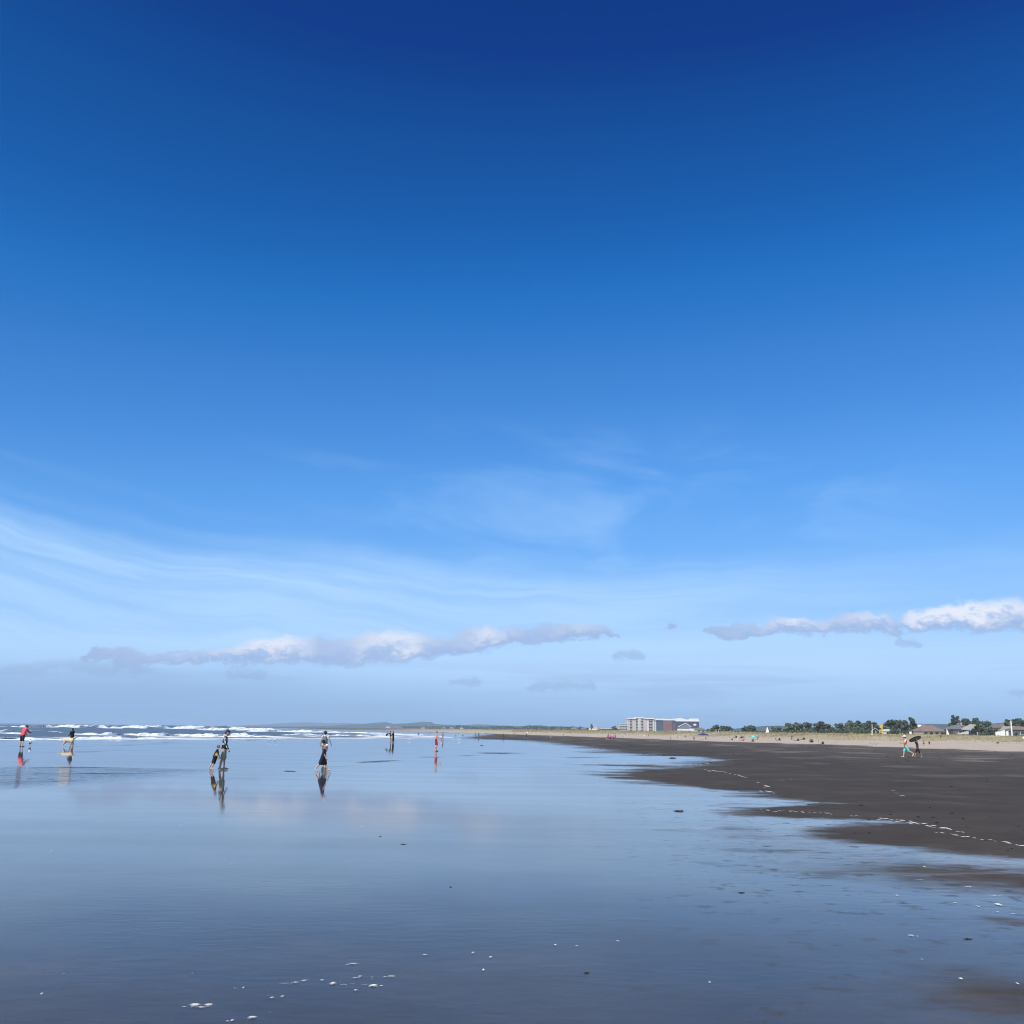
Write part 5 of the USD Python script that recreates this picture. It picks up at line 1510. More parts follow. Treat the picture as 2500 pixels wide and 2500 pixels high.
# --- bathers and strollers farther off
far = [  # px, head, foot, yaw, pose, wear, label, extra
    (778.0, 1785.5, 1794.5, 150, STAND, [('tee', navy), ('shorts', black)], 'distant bather in dark clothes in the white water, just left of the backpack man', {}),
    (814.5, 1791.5, 1802.0, 60, dict(BEND, lean=38), [('long_sleeve', black), ('trousers', black)], 'figure in black crouching at the water edge, right of the backpack man', dict(hmax=1.5)),
    (835.0, 1786.0, 1793.5, 200, STAND, [('tee', black), ('shorts', navy)], 'distant bather in the foam, left of two small dark figures right of the croucher', {}),
    (853.3, 1786.5, 1795.0, 90, STAND, [('trousers', black), ('long_sleeve', black)], 'slim dark bather standing at the right end of the white water', {}),
    (631.5, 1786.0, 1793.0, 0, STAND, [('tee', black), ('shorts', black)], 'dark bather in the waves left of the splashing group', dict(hmax=1.6)),
    (667.5, 1785.5, 1791.5, 40, STAND, [('tee', black), ('shorts', navy)], 'dark swimmer amid splashing foam in the second breaker', dict(hmax=1.6)),
    (466.0, 1783.5, 1790.0, 40, STAND, [('brief', navy)], 'bare-skinned swimmer beside a burst of spray', dict(hmax=1.6)),
    (1020.5, 1788.5, 1798.0, -60, dict(BEND, lean=22), [('tee', black), ('shorts', black)], 'dark figure stooping in the shallows left of the bather in red shorts', {}),
    (1081.0, 1788.5, 1806.3, 100, STAND, [('tee', navy), ('trousers', grey_c)], 'adult in dark blue standing with a small child right of the bather in red shorts', {}),
    (1077.0, 1795.0, 1805.8, 160, STAND, [('tee', white_c), ('shorts', grey_c)], 'small child in white beside the adult in dark blue', dict(hmax=1.15)),
    (1112.0, 1793.0, 1799.0, 30, STAND, [('tee', grey_c), ('shorts', black)], 'faint distant figure at the waterline above the rightmost gull', {}),
    (1130.0, 1792.5, 1799.5, 0, STAND, [('tee', black), ('shorts', black)], 'small dark child at the waterline just right of the rightmost gull', dict(hmax=1.4)),
    (1160.0, 1788.0, 1798.2, 90, STAND, [('tee', grey_c), ('trousers', navy)], 'left one of two people standing together on the far wet sand', {}),
    (1169.0, 1788.5, 1800.0, 80, STAND, [('long_sleeve', black), ('trousers', black)], 'right one, all in black, of two people standing together on the far wet sand', {}),
    (1189.5, 1793.0, 1799.0, 100, dict(SIT), [('tee', black), ('shorts', grey_c)], 'person in black sitting at the far waterline', {}),
    (1223.0, 1795.0, 1802.0, -60, BEND, [('tee', black), ('shorts', black)], 'child crouching low at the feet of an adult on the far wet sand', dict(hmax=1.3)),
    (1230.0, 1790.5, 1801.0, 90, WALK, [('tee', navy), ('trousers', black)], 'adult in navy beside the crouching child on the far wet sand', {}),
    (1250.0, 1789.0, 1798.0, 90, STAND, [('tee', white_c), ('shorts', grey_c)], 'pale figure, left one of a pair right of the crouching child', {}),
    (1255.3, 1788.5, 1797.5, -60, STAND, [('tee', grey_c), ('shorts', navy)], 'grey-clad figure, right one of a pair right of the crouching child', {}),
    (1285.5, 1790.5, 1801.0, 60, WALK, [('tee', black), ('trousers', navy)], 'dark figure walking at the tip of the damp sand, below a white kite', {}),
    (1345.0, 1793.0, 1801.5, 90, STAND, [('tee', white_c), ('trousers', white_c)], 'left one of two people in white far along the water edge', {}),
    (1350.5, 1792.0, 1798.5, -90, WALK, [('tee', white_c), ('shorts', white_c)], 'right one of two people in white far along the water edge', {}),
    (1375.5, 1791.8, 1796.8, 0, STAND, [('tee', maroon), ('shorts', black)], 'tiny dark figure on the far damp sand left of the pink float', {}),
    # carriers of the pink float
    (1484.5, 1791.0, 1806.3, -90, WALK, [('tee', maroon), ('shorts', black)], 'carrier in maroon at the left end of the pink float', {}),
    (1489.5, 1791.5, 1806.8, -90, WALK, [('tee', pink), ('trousers', black)], 'carrier in pink, second from the left at the pink float', {}),
    (1499.0, 1793.5, 1806.0, -90, WALK, [('tee', black), ('trousers', black)], 'carrier in black at the right end of the pink float', {}),
    (1503.0, 1793.0, 1803.5, -90, STAND, [('tee', navy), ('trousers', navy)], 'person in dark blue following the pink float', {}),
    # on the dry sand
    (1521.0, 1796.8, 1801.0, 30, SIT, [('tee', black), ('shorts', grey_c)], 'tiny seated dark figure right of the pink float', {}),
    (1572.5, 1793.0, 1801.2, 10, STAND, [('tee', white_c), ('shorts', white_c)], 'pale standing figure on the dry sand below the cream tower', {}),
    (1584.0, 1792.5, 1798.5, 60, SIT, [('tee', grey_c), ('shorts', maroon)], 'seated pair member in grey below the right end of the cream tower', {}),
    (1607.5, 1799.0, 1804.5, 80, SIT, [('tee', white_c), ('shorts', black)], 'seated person with dark hair and white top below the blue-grey wing', {}),
    (1638.5, 1798.5, 1806.0, 90, SIT, [('tee', grey_c), ('trousers', grey_c)], 'grey figure crouched on the sand below the brick-red block', dict(hmax=1.7)),
    (1655.0, 1795.0, 1803.5, 0, STAND, [('tee', khaki), ('shorts', grey_c)], 'person in khaki standing left of two pale ones below the dark grey wing', {}),
    (1660.0, 1797.0, 1803.8, 0, SIT, [('tee', white_c), ('shorts', navy)], 'person in white seated next to the khaki one', {}),
    (1673.0, 1794.5, 1803.5, 40, STAND, [('tee', maroon), ('shorts', grey_c)], 'person in maroon standing, left of the one in red', {}),
    (1677.5, 1796.0, 1803.5, -40, STAND, [('tee', grey_c), ('shorts', white_c)], 'person in grey close beside the one in maroon', dict(hmax=1.5)),
    (1694.5, 1797.0, 1808.0, 0, STAND, [('tee', red), ('trousers', maroon)], 'person in red standing left of the blue canopy', {}),
    (1710.0, 1799.5, 1805.5, -60, SIT, [('tee', white_c), ('shorts', black)], 'left one of two people seated under the blue canopy', {}),
    (1723.5, 1798.5, 1805.0, 60, SIT, [('tee', black), ('trousers', navy)], 'right one of two people seated under the blue canopy', {}),
    (1740.5, 1794.0, 1800.5, 0, STAND, [('tee', tan := cloth('tan', (0.40, 0.25, 0.16))), ('shorts', khaki)], 'tan figure standing beside the tall pale post', {}),
    (1766.5, 1799.5, 1804.5, 40, SIT, [('tee', khaki), ('shorts', white_c)], 'pale seated figure left of the pink one near the dark tent', {}),
    (1781.0, 1799.0, 1807.0, 60, SIT, [('tee', pink), ('shorts', white_c)], 'seated figure in pink just left of the small dark tent', {}),
    (1801.0, 1801.5, 1808.0, -60, SIT, [('tee', white_c), ('shorts', pink)], 'person in white sitting left of the purple umbrella', {}),
    (1813.5, 1803.0, 1809.0, 60, LIE, [('tee', pink), ('shorts', pink)], 'person in pink lying on a towel in front of the purple umbrella', {}),
    (1851.0, 1797.5, 1805.5, 40, SIT, [('tee', purple), ('shorts', black)], 'person in purple sitting at the right edge of the teal umbrella', dict(hmax=1.8)),
    (1893.5, 1801.0, 1807.5, -60, SIT, [('tee', purple), ('shorts', pink)], 'person in purple sitting up on a mat, alone right of the teal umbrella', {}),
    (1933.5, 1799.5, 1807.5, 40, SIT, [('tee', maroon), ('shorts', purple)], 'person in maroon sitting under the small dark parasol', {}),
    (1999.0, 1804.5, 1812.8, 60, SIT, [('brief', navy)], 'bare-skinned sunbather sitting up right of the dark round tent', dict(hmax=1.8)),
    (2009.0, 1809.5, 1813.5, -80, LIE, [('brief', black)], 'sunbather lying flat beside the sitting one', {}),
    (2256.5, 1807.5, 1820.0, 10, SIT, [('tee', grey_c), ('shorts', black)], 'left one of two people seated on the dry sand behind the board carrier', dict(hmax=1.8)),
    (2269.5, 1808.5, 1820.3, -14, SIT, [('long_sleeve', maroon), ('shorts', navy)], 'right one, in maroon, of two people seated behind the board carrier', dict(hmax=1.8)),
    (2297.0, 1791.8, 1808.0, 0, STAND, [('tee', olive), ('trousers', tan)], 'person in olive standing in the dune grass below the small white triangle', {}),
    (2066.5, 1792.0, 1801.5, 0, STAND, [('tee', grey_c), ('shorts', khaki)], 'grey figure walking in the dune grass beneath the tall broad pine', {}),
]
for px, head, foot, yaw, pose, wear, label, ex in far:
    sk_ = skin_tan if int(px) % 3 == 0 else skin
    who(px, head, foot, yaw, dict(pose, fat=1.25), wear, label, False, sk=sk_, hair=(hair_dark, hair_brown, hair_dark)[int(px) % 3], **ex)

# ------------------------------------------------------------------ birds
feather, wing_m, beak_m = mat('white_feathers', (0.80, 0.80, 0.80), 0.8, 0.04), mat('grey_feathers', (0.66, 0.67, 0.69), 0.8, 0.1), mat('yellow_bill', (0.65, 0.42, 0.05), 0.5, 0.05)


def gull(px, head, foot, yaw, label):
    p, h = stand_at(px, foot, head)
    k = h / 0.42
    o = thing('gull', label, 'gull', p, yaw, )
    S_ = lambda m: (m.apply_scale(k), m)[1]
    B = lambda c, r: ball(c, r, 10)
    body = [hull(B((0, 0.05, .22), (.07, .09, .075)), B((0, -.12, .19), (.05, .08, .05)), B((0, -.22, .17), (.02, .04, .015))), hull(B((0, .09, .25), .05), B((0, .12, .345), .032)), hull(B((0, .13, .375), (.036, .042, .036)), B((0, .16, .37), .022))]
    obj('body', S_(tri(union(body), 0.03, 2)), feather, o, smooth=60)
    for s in (-1, 1):
        obj('wing', S_(tri(hull(B((s * .062, .05, .235), (.02, .06, .05)), B((s * .045, -.14, .205), (.015, .07, .03)), B((s * .02, -.28, .175), (.01, .04, .012))))), wing_m, o, smooth=60)
        obj('leg', S_(tube([(s * .03, 0, .17), (s * .03, -.01, .08), (s * .03, 0, 0.0), (s * .03, .05, .004)], 0.007, 5)), beak_m, o)
    obj('bill', S_(tri(hull(B((0, .17, .37), .014), B((0, .225, .362), .006)))), beak_m, o)


gull(656.3, 1803.0, 1810.2, -20, 'white gull standing in the shallows, left one of two side by side')
gull(671.3, 1802.8, 1810.8, -40, 'white gull standing in the shallows, right one of two side by side')
gull(999.5, 1803.0, 1808.6, 30, 'single white gull between the pair in dark clothes and the person in red shorts')
gull(1120.8, 1803.4, 1808.8, 60, 'single white gull in the shallows right of the adult with the small child')

# ------------------------------------------------------------------ beach gear
alu = mat('aluminium', (0.6, 0.6, 0.62), 0.35, 0.05, 3.0, 0.5, metallic=0.8)
p, _ = stand_at(1717, 1806.0)
w = 22.5 * p[1] / 2500
zt = at(1717, 1789.3, p[1])[2] - p[2]
ze = at(1717, 1795.0, p[1])[2] - p[2]
o = thing('beach_canopy', 'dark blue square pop-up canopy on four poles on the dry sand', 'canopy', p)
hw = w / 2
top = np.array([(-hw, -hw, ze), (hw, -hw, ze), (hw, hw, ze), (-hw, hw, ze), (-hw, -hw, ze + 0.12), (hw, -hw, ze + 0.12), (hw, hw, ze + 0.12), (-hw, hw, ze + 0.12), (0, 0, zt)])
obj('roof', trimesh.convex.convex_hull(top), royal, o)
for sx in (-1, 1):
    for sy in (-1, 1):
        obj('pole', tube([(sx * hw * 0.96, sy * hw * 0.96, -0.1), (sx * hw * 0.96, sy * hw * 0.96, ze)], 0.03, 6), alu, o)


def parasol(px, top_, rim, foot, wpx, mats, label, tilt=0.0, n=8):
    p, _ = stand_at(px, foot)
    zt, ze = at(px, top_, p[1])[2] - p[2], at(px, rim, p[1])[2] - p[2]
    r_ = wpx * p[1] / 5000
    o = thing('beach_umbrella', label, 'umbrella', p)
    R = trimesh.transformations.rotation_matrix(math.radians(tilt), [0.3, 1, 0], [0, 0, ze])
    for k in range(n):
        a0, a1 = 2 * math.pi * k / n, 2 * math.pi * (k + 1) / n
        am = (a0 + a1) / 2
        P = lambda a, f, z: (r_ * f * math.cos(a), r_ * f * math.sin(a), z)
        v = [(0, 0, zt), P(a0, 0.55, zt - (zt - ze) * 0.38), P(a1, 0.55, zt - (zt - ze) * 0.38), P(a0, 1, ze), P(a1, 1, ze), P(am, 0.94, ze + 0.04)]
        v = np.array(v + [(x, y, z - 0.02) for x, y, z in v])
        f = [[0, 1, 2], [1, 3, 5], [1, 5, 2], [2, 5, 4]]
        f = np.array(f + [[a + 6, c + 6, b + 6] for a, b, c in f])
        m = trimesh.Trimesh(v, f, process=False)
        m.apply_transform(R)
        obj('panel', m, mats[k % len(mats)], o)
    m = tube([(0, 0, 0), (0, 0, zt + 0.08)], 0.022, 6)
    m.apply_transform(R)
    m.vertices[m.vertices[:, 2] < 0.2, :2] *= 0.4
    obj('pole', m, alu, o)


parasol(1840, 1795.0, 1799.5, 1805.5, 20, [teal, aqua, teal, cloth('sky_blue', (0.18, 0.42, 0.70))], 'teal and blue striped beach umbrella on the dry sand', 12)
parasol(1812, 1797.3, 1801.5, 1806.5, 15, [purple, navy, maroon, purple], 'purple and navy beach umbrella left of the teal one', -14)
parasol(1933, 1796.5, 1799.0, 1806.5, 9, [olive, grey_c, maroon], 'small dark parasol on the sand below the pine row', 8)
parasol(2503, 1796.5, 1803.5, 1812, 13, [white_c, pale], 'white umbrella cut by the right edge of the picture', 10)
parasol(1287.5, 1786.0, 1789.5, 1798, 5, [white_c, pale], 'small white sunshade above the dark walking figure at the tip of the damp sand', 20)


def tent(px, top_, foot, wpx, m_, label, name='beach_tent', round_=False):
    p, h = stand_at(px, foot, top_)
    w_ = wpx * p[1] / 2500
    o = thing(name, label, 'tent', p)
    if round_:
        obj('shell', tri(hull(ball((0, 0, h * 0.5), (w_ / 2, w_ / 2, h * 0.5), 12), ball((0, 0, 0.05), (w_ / 2, w_ / 2.2, 0.05), 12))), m_, o, smooth=50)
        obj('opening', tri(ball((0, -w_ * 0.36, h * 0.36), (w_ * 0.26, w_ * 0.16, h * 0.30), 10)), black, o, smooth=50)
    else:
        obj('shell', trimesh.convex.convex_hull(np.array([(-w_ / 2, -w_ / 2, 0), (w_ / 2, -w_ / 2, 0), (w_ / 2, w_ / 2, 0), (-w_ / 2, w_ / 2, 0), (-0.05, 0, h), (0.05, 0, h)])), m_, o)
        obj('flap', trimesh.convex.convex_hull(np.array([(-w_ * 0.2, -w_ / 2 - 0.03, 0), (w_ * 0.2, -w_ / 2 - 0.03, 0), (0, -w_ * 0.2 - 0.03, h * 0.62), (0, -w_ * 0.2, h * 0.6)])), black, o)


tent(1787.5, 1802.0, 1807.5, 5, olive, 'small dark triangular tent between the pink sitter and the purple umbrella')
tent(1838, 1803.5, 1810.5, 7, olive, 'small dark triangular tent in front of the teal umbrella')
tent(1981, 1804.0, 1812.5, 10, olive, 'dark round pop-up tent left of the bare-skinned sunbathers', round_=True)


def towel(px, py, wpx, dpx, m_, label, rolled=False):
    p = ground_at(px, py)
    w_ = wpx * p[1] / 2500
    o = thing('beach_towel', label, 'towel', p + [0, 0, 0.01])
    n_ = 9
    x, y = np.meshgrid(np.linspace(-w_ / 2, w_ / 2, n_), np.linspace(-0.5, 0.5, 5))
    wx = p[0] + x
    z = ground_z(wx, p[1] + y) - p[2] + 0.03 + 0.03 * noise(np.stack([x * 3, y * 3, 0 * x + px], -1))
    v = np.stack([x, y, z], -1).reshape(-1, 3)
    v = np.vstack([v, v - [0, 0, 0.03]])
    i = (np.arange(4)[:, None] * n_ + np.arange(n_ - 1)[None]).ravel()
    q_ = np.stack([i, i + 1, i + n_ + 1, i + n_], 1)
    q_ = np.vstack([q_, q_[:, ::-1] + 5 * n_])
    obj('cloth', (v, q_), m_, o)
    obj('bag', tri(hull(ball((w_ * 0.3, 0.1, 0.16), (0.2, 0.16, 0.14), 8), ball((w_ * 0.3, 0.1, 0.3), (0.1, 0.08, 0.06), 8))), black if m_ is not black else maroon, o, smooth=50)


towel(2007.5, 1816.5, 7, 2, black, 'dark mat lying by itself at the edge of the dry sand below the sunbathers')
towel(1900, 1807.3, 12, 2, maroon, 'dark red mat stretching right of the person in purple')
towel(1944, 1808.8, 15, 2, black, 'long dark mat in front of the small dark parasol')
towel(1811, 1808.8, 12, 2, pink, 'pink towel in front of the purple umbrella')
towel(1958, 1806.0, 16, 2, olive, 'olive mat right of the small dark parasol')
towel(1795, 1801.2, 9, 2, navy, 'dark blue mat behind the white-clad sitter left of the purple umbrella')

p, h = stand_at(1493.5, 1806.3, 1792.5)
q0, q1 = at(1487.5, 1801.0, p[1] - 0.5), at(1499.5, 1794.8, p[1] - 0.5)
c = (q0 + q1) / 2
o = thing('pink_float', 'big bright pink inflatable float carried by a group on the far damp sand', 'float', c)
L_, T_ = (q1 - q0)[0] / 2, (q1 - q0)[2] / 2
obj('float', tri(hull(*[ball((sx * L_ * 0.86, 0, sz * T_ * 0.55), (L_ * 0.16, 0.16, T_ * 0.45), 10) for sx in (-1, 1) for sz in (-1, 1)])), pink, o, smooth=50)
obj('valve', tri(ball((L_ * 0.4, -0.17, T_ * 0.3), 0.05, 8)), white_c, o)
for s in (-0.5, 0.0, 0.5):
    obj('seam', tube([(s * L_, -0.165, -T_ * 0.8), (s * L_, -0.165, T_ * 0.8)], 0.02, 5), cloth('deep_pink', (0.55, 0.08, 0.28)), o)


def small_animal(px, top_, foot, m_, label, yaw):
    p, h = stand_at(px, foot, top_)
    k = h / 0.62
    o = thing('dog', label, 'dog', p, yaw)
    B = lambda c, r: ball(c, r, 8)
    b = [hull(B((0, .2, .36), .12), B((0, -.22, .36), .10)), hull(B((0, .26, .42), .08), B((0, .36, .54), .07)), hull(B((0, .36, .55), .065), B((0, .48, .52), .035)), hull(B((0, -.3, .40), .03), B((0, -.46, .52), .02))]
    for s in (-1, 1):
        for y in (.2, -.24):
            b += [hull(B((s * .07, y, .3), .05), B((s * .07, y - .03, .16), .028)), hull(B((s * .07, y - .03, .16), .028), B((s * .07, y, .02), .024))]
        b.append(hull(B((s * .045, .35, .6), .02), B((s * .05, .34, .64), .012)))
    m = tri(union(b), 0.06, 2)
    m.apply_scale(k)
    obj('body', m, m_, o, smooth=60)


small_animal(2436, 1810.8, 1816.5, hair_dark, 'small black dog alone on the dry sand at the right', -70)

# ------------------------------------------------------------------ wrack, foam and shells
weed = mat('wet_seaweed', (0.014, 0.013, 0.010), 0.35, 0.4, 9.0, 0.5)
weed_dry = mat('dry_wrack', (0.09, 0.07, 0.05), 0.9, 0.4, 9.0, 0.1)


def clump(px, py, wpx, hpx, label, m_=weed, strands=7, name='seaweed'):
    """A heap of weed: knobbly lumps with strands trailing over the sand."""
    p = ground_at(px, py)
    k = p[1] / 2500
    w_, h_ = wpx * k, max(0.55 * hpx * k, 0.010)
    r_ = np.random.default_rng(int(px * 7 + py))
    o = thing(name, label, name, p)
    lumps = [hull(ball((x, 0.2 * w_ * (r_.random() - 0.5), h_ * 0.25), (w_ * 0.14, w_ * 0.10, h_ * (0.5 + 0.5 * r_.random()) * (1 - abs(x) / w_)), 8), ball((x + 0.1 * w_, 0, h_ * 0.1), (w_ * 0.1, w_ * 0.08, h_ * 0.3), 8)) for x in np.linspace(-0.32, 0.32, 5) * w_]
    m = tri(union(lumps), max(w_ * 0.06, 0.01))
    m.vertices += (fbm(m.vertices / (w_ * 0.12) + px, 3, 5) - 0.5)[:, None] * h_ * 0.5
    obj('heap', m, m_, o, smooth=40)
    for _ in range(strands):
        a = r_.random() * 2 * math.pi
        x0, ln_ = (r_.random() - 0.5) * 0.5 * w_, w_ * (0.2 + 0.35 * r_.random())
        pts = [(x0 + ln_ * t * math.cos(a + 0.8 * t) * 1.2, ln_ * t * math.sin(a + 0.8 * t) * 0.5, 0.004 + h_ * 0.25 * (1 - t)) for t in (0, 0.35, 0.7, 1.0)]
        obj('strand', tube(pts, [h_ * 0.14, h_ * 0.12, h_ * 0.10, h_ * 0.05], 5), m_, o)


clump(707, 1883, 30, 2.2, 'dark heap of seaweed on the wet sand, right of the girl in the dark tunic')
clump(1657, 1980.5, 22, 6, 'largest dark lump of seaweed, alone on the wet sand near the damp edge')
clump(1642, 1851, 16, 4.5, 'dark seaweed heap on the damp sand at the tip of the wet flat')
clump(984, 2061.5, 12, 3, 'small dark scrap of weed in the middle of the reflecting sand')
clump(1176, 1820, 7, 3, 'tiny dark scrap of weed on the far wet flat')
clump(1978, 1965, 18, 2, 'flat dark scrap of weed in the bay of damp sand')
clump(1518, 1803.2, 10, 2, 'dark mat of weed behind the pink float')
clump(2459, 2077, 6, 4, 'small dark pebble-like weed lump just below the foam line at the right edge')
clump(1100, 2166, 6, 2, 'tiny dark fleck on the reflecting sand, lower middle', strands=3)
clump(928, 2042, 5, 2, 'tiny dark fleck left above the small scrap of weed', strands=3)
clump(1432, 2376, 12, 2.5, 'thin dark weed scrap in the rippled foreground')
clump(1810, 2180, 16, 2, 'flat dark streak of weed in the middle of the rippled right side')
clump(2362, 2293, 20, 3, 'dark streaky weed patch right of the centre of the rippled wet sand')
for i, px in enumerate((2125, 2130, 2135, 2139, 2143)):
    clump(px, 1816.3 + (i % 2) * 0.7, 4, 1.5, '%s heap in the row of dark wrack on dry sand left of the walkers' % ('leftmost', 'second', 'middle', 'fourth', 'rightmost')[i], weed_dry, 2, 'wrack')

foam_bits = usdkit.material(stage, '/World/Looks/foam_scum', {
    'g': ('geometry', {}), 'n': ('noise_texture', dict(scale=30.0, detail=4.0, roughness=0.7)), 'r': ('rgb_ramp', dict(ramp=[(0.3, (0.40, 0.41, 0.41)), (0.66, (0.72, 0.72, 0.68))])),
    'd': ('diffuse_bsdf', dict(roughness=0.5)), 't': ('transparent_bsdf', {}), 'e': ('attribute', dict(attribute='edge')), 'ea': ('math', dict(math_type='add')), 'em': ('map_range', dict(range_type='smoothstep', from_min=0.60, from_max=1.16, clamp=True)), 'x': ('mix_closure', {})},
    [('g.position', 'n.vector'), ('n.fac', 'r.fac'), ('r.color', 'd.color'), ('e.fac', 'ea.value1'), ('n.fac', 'ea.value2'), ('ea.value', 'em.value'), ('em.result', 'x.fac'), ('t.BSDF', 'x.closure1'), ('d.BSDF', 'x.closure2')], surface='x.closure')


def foam_blob(px, py, wpx, hpx, strength=1.0, seed=0, slope=0.0):
    """A low ragged cake of bubbles lying on the sand: domed mesh whose edge is eaten away."""
    c = on_plane(px, py)
    k = c[1] / 2500
    w_ = wpx * k / 2
    d_ = np.linalg.norm(on_plane(px, py - hpx / 2)[:2] - on_plane(px, py + hpx / 2)[:2]) / 2
    n_, m_ = 26, 7
    a = np.linspace(0, 2 * np.pi, n_, endpoint=False)
    rag = 0.62 + 0.75 * fbm(np.column_stack([np.cos(a) * 1.7 + seed, np.sin(a) * 1.7, np.full(n_, px * 0.37)]), 3, seed)
    vs, es = [], []
    base = gz(c[0], c[1])
    for j in range(m_):
        f = j / (m_ - 1)
        x, y = c[0] + w_ * f * rag * np.cos(a), c[1] + d_ * f * rag * np.sin(a) + slope * w_ * f * np.cos(a)
        z = ground_z(x, y) + 0.003 + 0.006 * (1 - f ** 2) * strength
        vs.append(np.column_stack([x, y, z]))
        es.append(np.full(n_, (1 - f) * 0.62 * strength + 0.02))
    v, e_ = np.vstack(vs), np.concatenate(es)
    f_ = []
    for j in range(m_ - 1):
        for i in range(n_):
            p_, q_ = j * n_ + i, j * n_ + (i + 1) % n_
            f_ += [[p_, p_ + n_, q_], [q_, p_ + n_, q_ + n_]]
    return v, np.array(f_), e_


def foam_thing(blobs, label=None, kind=None, name='foam_patch'):
    vs, fs, es, n0 = [], [], [], 0
    for b in blobs:
        v, f, e_ = foam_blob(*b)
        vs.append(v)
        fs.append(f + n0)
        es.append(e_)
        n0 += len(v)
    p = obj(name, (np.vstack(vs), np.vstack(fs)), foam_bits, smooth=True)
    prim_var(p, 'edge', np.concatenate(es))
    tag(p, label, 'foam', kind=kind)


foam_thing([(476, 2455, 34, 11, 1.1, 1), (507, 2455, 26, 8, 1.0, 2), (492, 2460, 60, 9, 0.5, 3), (450, 2459, 20, 4, 0.5, 4)], 'biggest white foam patch, at the bottom left of the wet sand')
foam_thing([(616, 2485.5, 28, 9, 1.1, 5)], 'oval foam patch right below the biggest one, near the bottom edge')
foam_thing([(567, 2493, 12, 5, 1.0, 7), (555, 2494.5, 12, 4, 0.6, 8)], 'small foam fleck at the bottom edge, left of the oval patch')
foam_thing([(912, 2407.5, 30, 8, 1.15, 9), (930, 2408, 14, 4, 0.7, 10), (890, 2405, 18, 4, 0.4, 11)], 'bright oval foam patch, rightmost in the row of foam')
foam_thing([(813, 2402, 20, 9, 1.1, 12), (840, 2405, 30, 5, 0.55, 13), (862, 2403, 20, 6, 0.5, 14), (830, 2400, 16, 4, 0.4, 15)], 'foam patch with a trailing streak, in the middle of the row of foam')
foam_thing([(720, 2400, 40, 5, 0.75, 16, 0.12), (745, 2395, 30, 5, 0.7, 17, 0.12), (695, 2402, 34, 4, 0.45, 18)], 'long slanting foam streak at the left of the row of foam')
foam_thing([(862, 2354, 34, 4, 0.9, 24, 0.1), (848, 2356, 20, 4, 0.45, 25)], 'thin foam streak highest of the foreground foam')
foam_thing([(955, 2385, 24, 4, 0.95, 26), (942, 2385.5, 18, 3, 0.6, 27)], 'thin foam fleck right of the foreground row')
foam_thing([(868, 2419, 13, 4, 1.05, 28)], 'tiny foam fleck beneath the row of foam')
foam_thing([(594, 2413, 7, 5, 1.1, 32), (575, 2414, 30, 3, 0.4, 33)], 'small foam fleck with a faint tail above the big patch')
foam_thing([(2437, 2209, 20, 6, 1.4, 38)], 'bright shell-like foam fleck near the right edge of the wet sand')
foam_thing([(2346, 2391, 15, 4, 1.4, 39)], 'bright fleck on the damp patch in the lower right corner')
foam_thing([(2484, 2403, 7, 5, 1.4, 40)], 'small bright fleck at the right edge on the lower right damp patch')
foam_thing([(2225, 2285, 18, 5, 1.0, 41), (2240, 2286.5, 12, 3, 0.6, 42)], 'foam fleck by a dark streak, right of the middle')
foam_thing([(868, 2388.5, 22, 4, 0.95, 20), (880, 2385, 18, 5, 0.7, 21), (908, 2386, 6, 3, 1.0, 22), (908, 2391, 6, 3, 0.9, 23), (690, 2434, 12, 5, 1.05, 29), (664, 2437, 18, 5, 0.75, 30), (655, 2431, 8, 3, 0.5, 31), (1198, 2338, 12, 4, 1.0, 34), (1155, 2327, 10, 5, 0.9, 35), (1037, 2332, 16, 5, 0.75, 36), (1180, 2369, 8, 7, 1.0, 37), (1355, 2308, 10, 4, 1.0, 43), (1408, 2311, 10, 3, 0.8, 44), (1508, 2298, 16, 4, 0.6, 45), (2364, 2166, 32, 4, 0.7, 46, -0.1), (2245, 2148, 40, 4, 0.4, 47, -0.1), (2430, 2187, 50, 4, 0.45, 48, -0.1), (786, 2394.5, 13, 5, 1.0, 19), (1733, 2400, 7, 4, 1.2, 49), (2257, 2117, 5, 3, 1.3, 50), (2190, 2187, 5, 4, 1.2, 51), (2334, 2205, 9, 4, 0.9, 52), (2388, 2214, 9, 5, 0.9, 53), (2250, 2343, 9, 4, 0.9, 54), (2436, 2227, 8, 3, 0.9, 55), (2475, 2232, 16, 3, 0.7, 56), (124, 2078.5, 5, 3, 1.1, 57), (440, 2016, 5, 2, 1.2, 58), (565, 2109, 4, 2, 1.1, 59), (392, 1932, 5, 2, 1.1, 60), (882, 2018, 5, 3, 1.2, 61), (102, 2427, 9, 4, 0.9, 62), (155, 2378, 8, 4, 0.5, 63), (600, 2378, 8, 4, 0.4, 64), (470, 2377, 6, 4, 0.5, 65), (660, 2472, 14, 5, 0.5, 66)],
           'tiny white flecks strewn over the wet sand', 'stuff', 'foam_flecks')

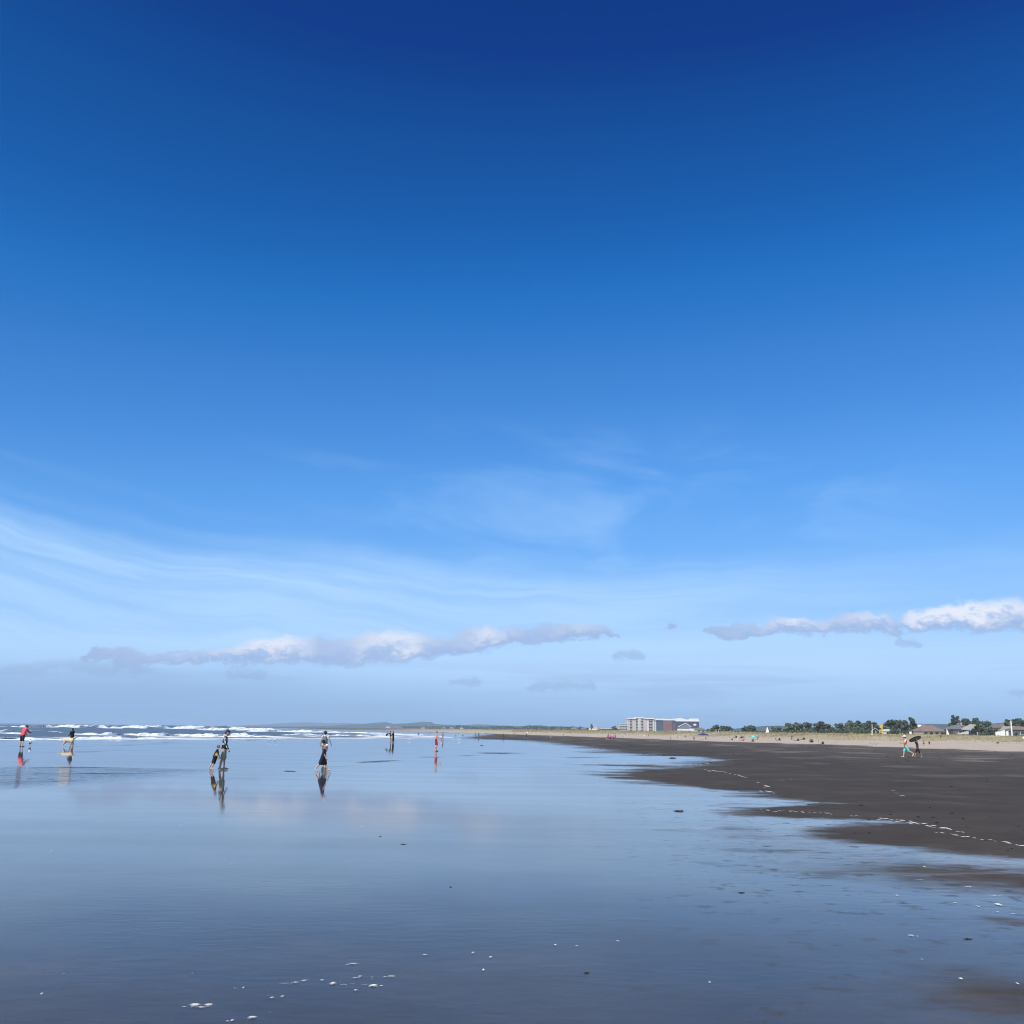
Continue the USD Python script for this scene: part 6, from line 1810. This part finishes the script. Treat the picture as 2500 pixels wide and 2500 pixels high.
# the line of scum that marks the last high swash
r = np.random.default_rng(77)
blobs = []
for pts, wid, amount in (([(2147, 1998.5), (2200, 2003), (2240, 2009), (2290, 2018), (2330, 2028), (2360, 2035)], 20, 1.0), ([(2160, 2005), (2200, 2006.5), (2240, 2013)], 14, 0.9), ([(2290, 2032), (2330, 2039), (2365, 2044)], 16, 0.95), ([(2378, 2047), (2400, 2050), (2432, 2054)], 16, 0.9), ([(2455, 2058), (2480, 2062), (2510, 2067)], 20, 1.2), ([(2280, 2020), (2310, 2027)], 12, 0.8),
                         ([(1860, 1978), (1890, 1980.5), (1925, 1980.5), (1960, 1982), (2000, 1984), (2036, 1987)], 12, 0.9), ([(1925, 1980), (1945, 1982)], 10, 0.7), ([(2075, 1992), (2095, 1993.5)], 9, 0.8),
                         ([(1718, 1880.5), (1745, 1884), (1770, 1888), (1800, 1893), (1822, 1899)], 11, 1.0), ([(1690, 1868), (1715, 1866), (1740, 1863.5)], 11, 0.9), ([(1728, 1858), (1755, 1860)], 10, 0.8), ([(1660, 1871), (1690, 1869)], 9, 0.7),
                         ([(1845, 1906), (1852, 1911), (1850, 1914)], 9, 0.9), ([(1862, 1918), (1875, 1920), (1870, 1925), (1862, 1930), (1880, 1934), (1890, 1938)], 13, 1.2), ([(2180, 1932), (2195, 1940), (2205, 1948)], 16, 0.55), ([(1900, 1904), (1930, 1905)], 10, 0.4)):
    p_ = np.array(pts, float)
    seg_ = np.concatenate([[0], np.cumsum(np.linalg.norm(np.diff(p_, axis=0), axis=1))])
    for u in np.arange(0, seg_[-1], wid * 0.55):
        x, y = np.interp(u, seg_, p_[:, 0]), np.interp(u, seg_, p_[:, 1])
        if r.random() < 0.8:
            blobs.append((x + r.normal() * 3, y + r.normal() * 1.0, wid * (0.35 + 0.9 * r.random() ** 1.5), (0.10 + 0.13 * r.random()) * wid * (0.8 if y < 1900 else 1), amount * (0.7 + 0.6 * r.random()), int(r.integers(1000)), 0.25))
foam_thing(blobs, 'broken white lines of foam left along the edge of the damp sand', 'stuff', 'foam_line')

# shells, pebbles and scraps lying on the damp sand
r = np.random.default_rng(5)
vs_, fs_, n0 = [], [], 0
ico = trimesh.creation.icosphere(1, 1.0)
gx_, gy_ = r.uniform(2, 70, 9000), np.exp(r.uniform(np.log(12), np.log(150), 9000))
sl, inside_ = land_side(np.stack([gx_, gy_], 1)), shapely.contains_xy(damp_poly, gx_, gy_)
keep_ = np.nonzero(inside_ & (sl < 6) & (noise(np.stack([gx_ / 6, gy_ / 10, 0 * gx_], 1), 4) > 0.42))[0][:900]
for i in keep_:
    s_ = 0.010 + 0.030 * r.random() ** 3 + 0.00022 * gy_[i]
    v = ico.vertices * [s_ * (1 + r.random()), s_ * (0.7 + 0.6 * r.random()), s_ * 0.45] * (1 + 0.25 * r.normal(size=(len(ico.vertices), 1)))
    a_ = r.random() * 6.28
    v = v @ np.array([[math.cos(a_), math.sin(a_), 0], [-math.sin(a_), math.cos(a_), 0], [0, 0, 1]])
    vs_.append(v + [gx_[i], gy_[i], gz(gx_[i], gy_[i]) + s_ * 0.2])
    fs_.append(ico.faces + n0)
    n0 += len(v)
pebble = usdkit.material(stage, '/World/Looks/pebbles_and_shells', {'g': ('geometry', {}), 'r': ('rgb_ramp', dict(ramp=[(0.0, (0.02, 0.018, 0.015)), (0.5, (0.06, 0.05, 0.04)), (0.7, (0.22, 0.19, 0.15)), (1.0, (0.62, 0.57, 0.50))])), 'p': ('principled_bsdf', dict(roughness=0.6))},
                          [('g.random_per_island', 'r.fac'), ('r.color', 'p.base_color')], surface='p.BSDF')
tag(obj('pebbles', (np.vstack(vs_), np.vstack(fs_)), pebble), 'scattered pebbles, shell bits and scraps on the damp sand', 'pebbles', kind='stuff')
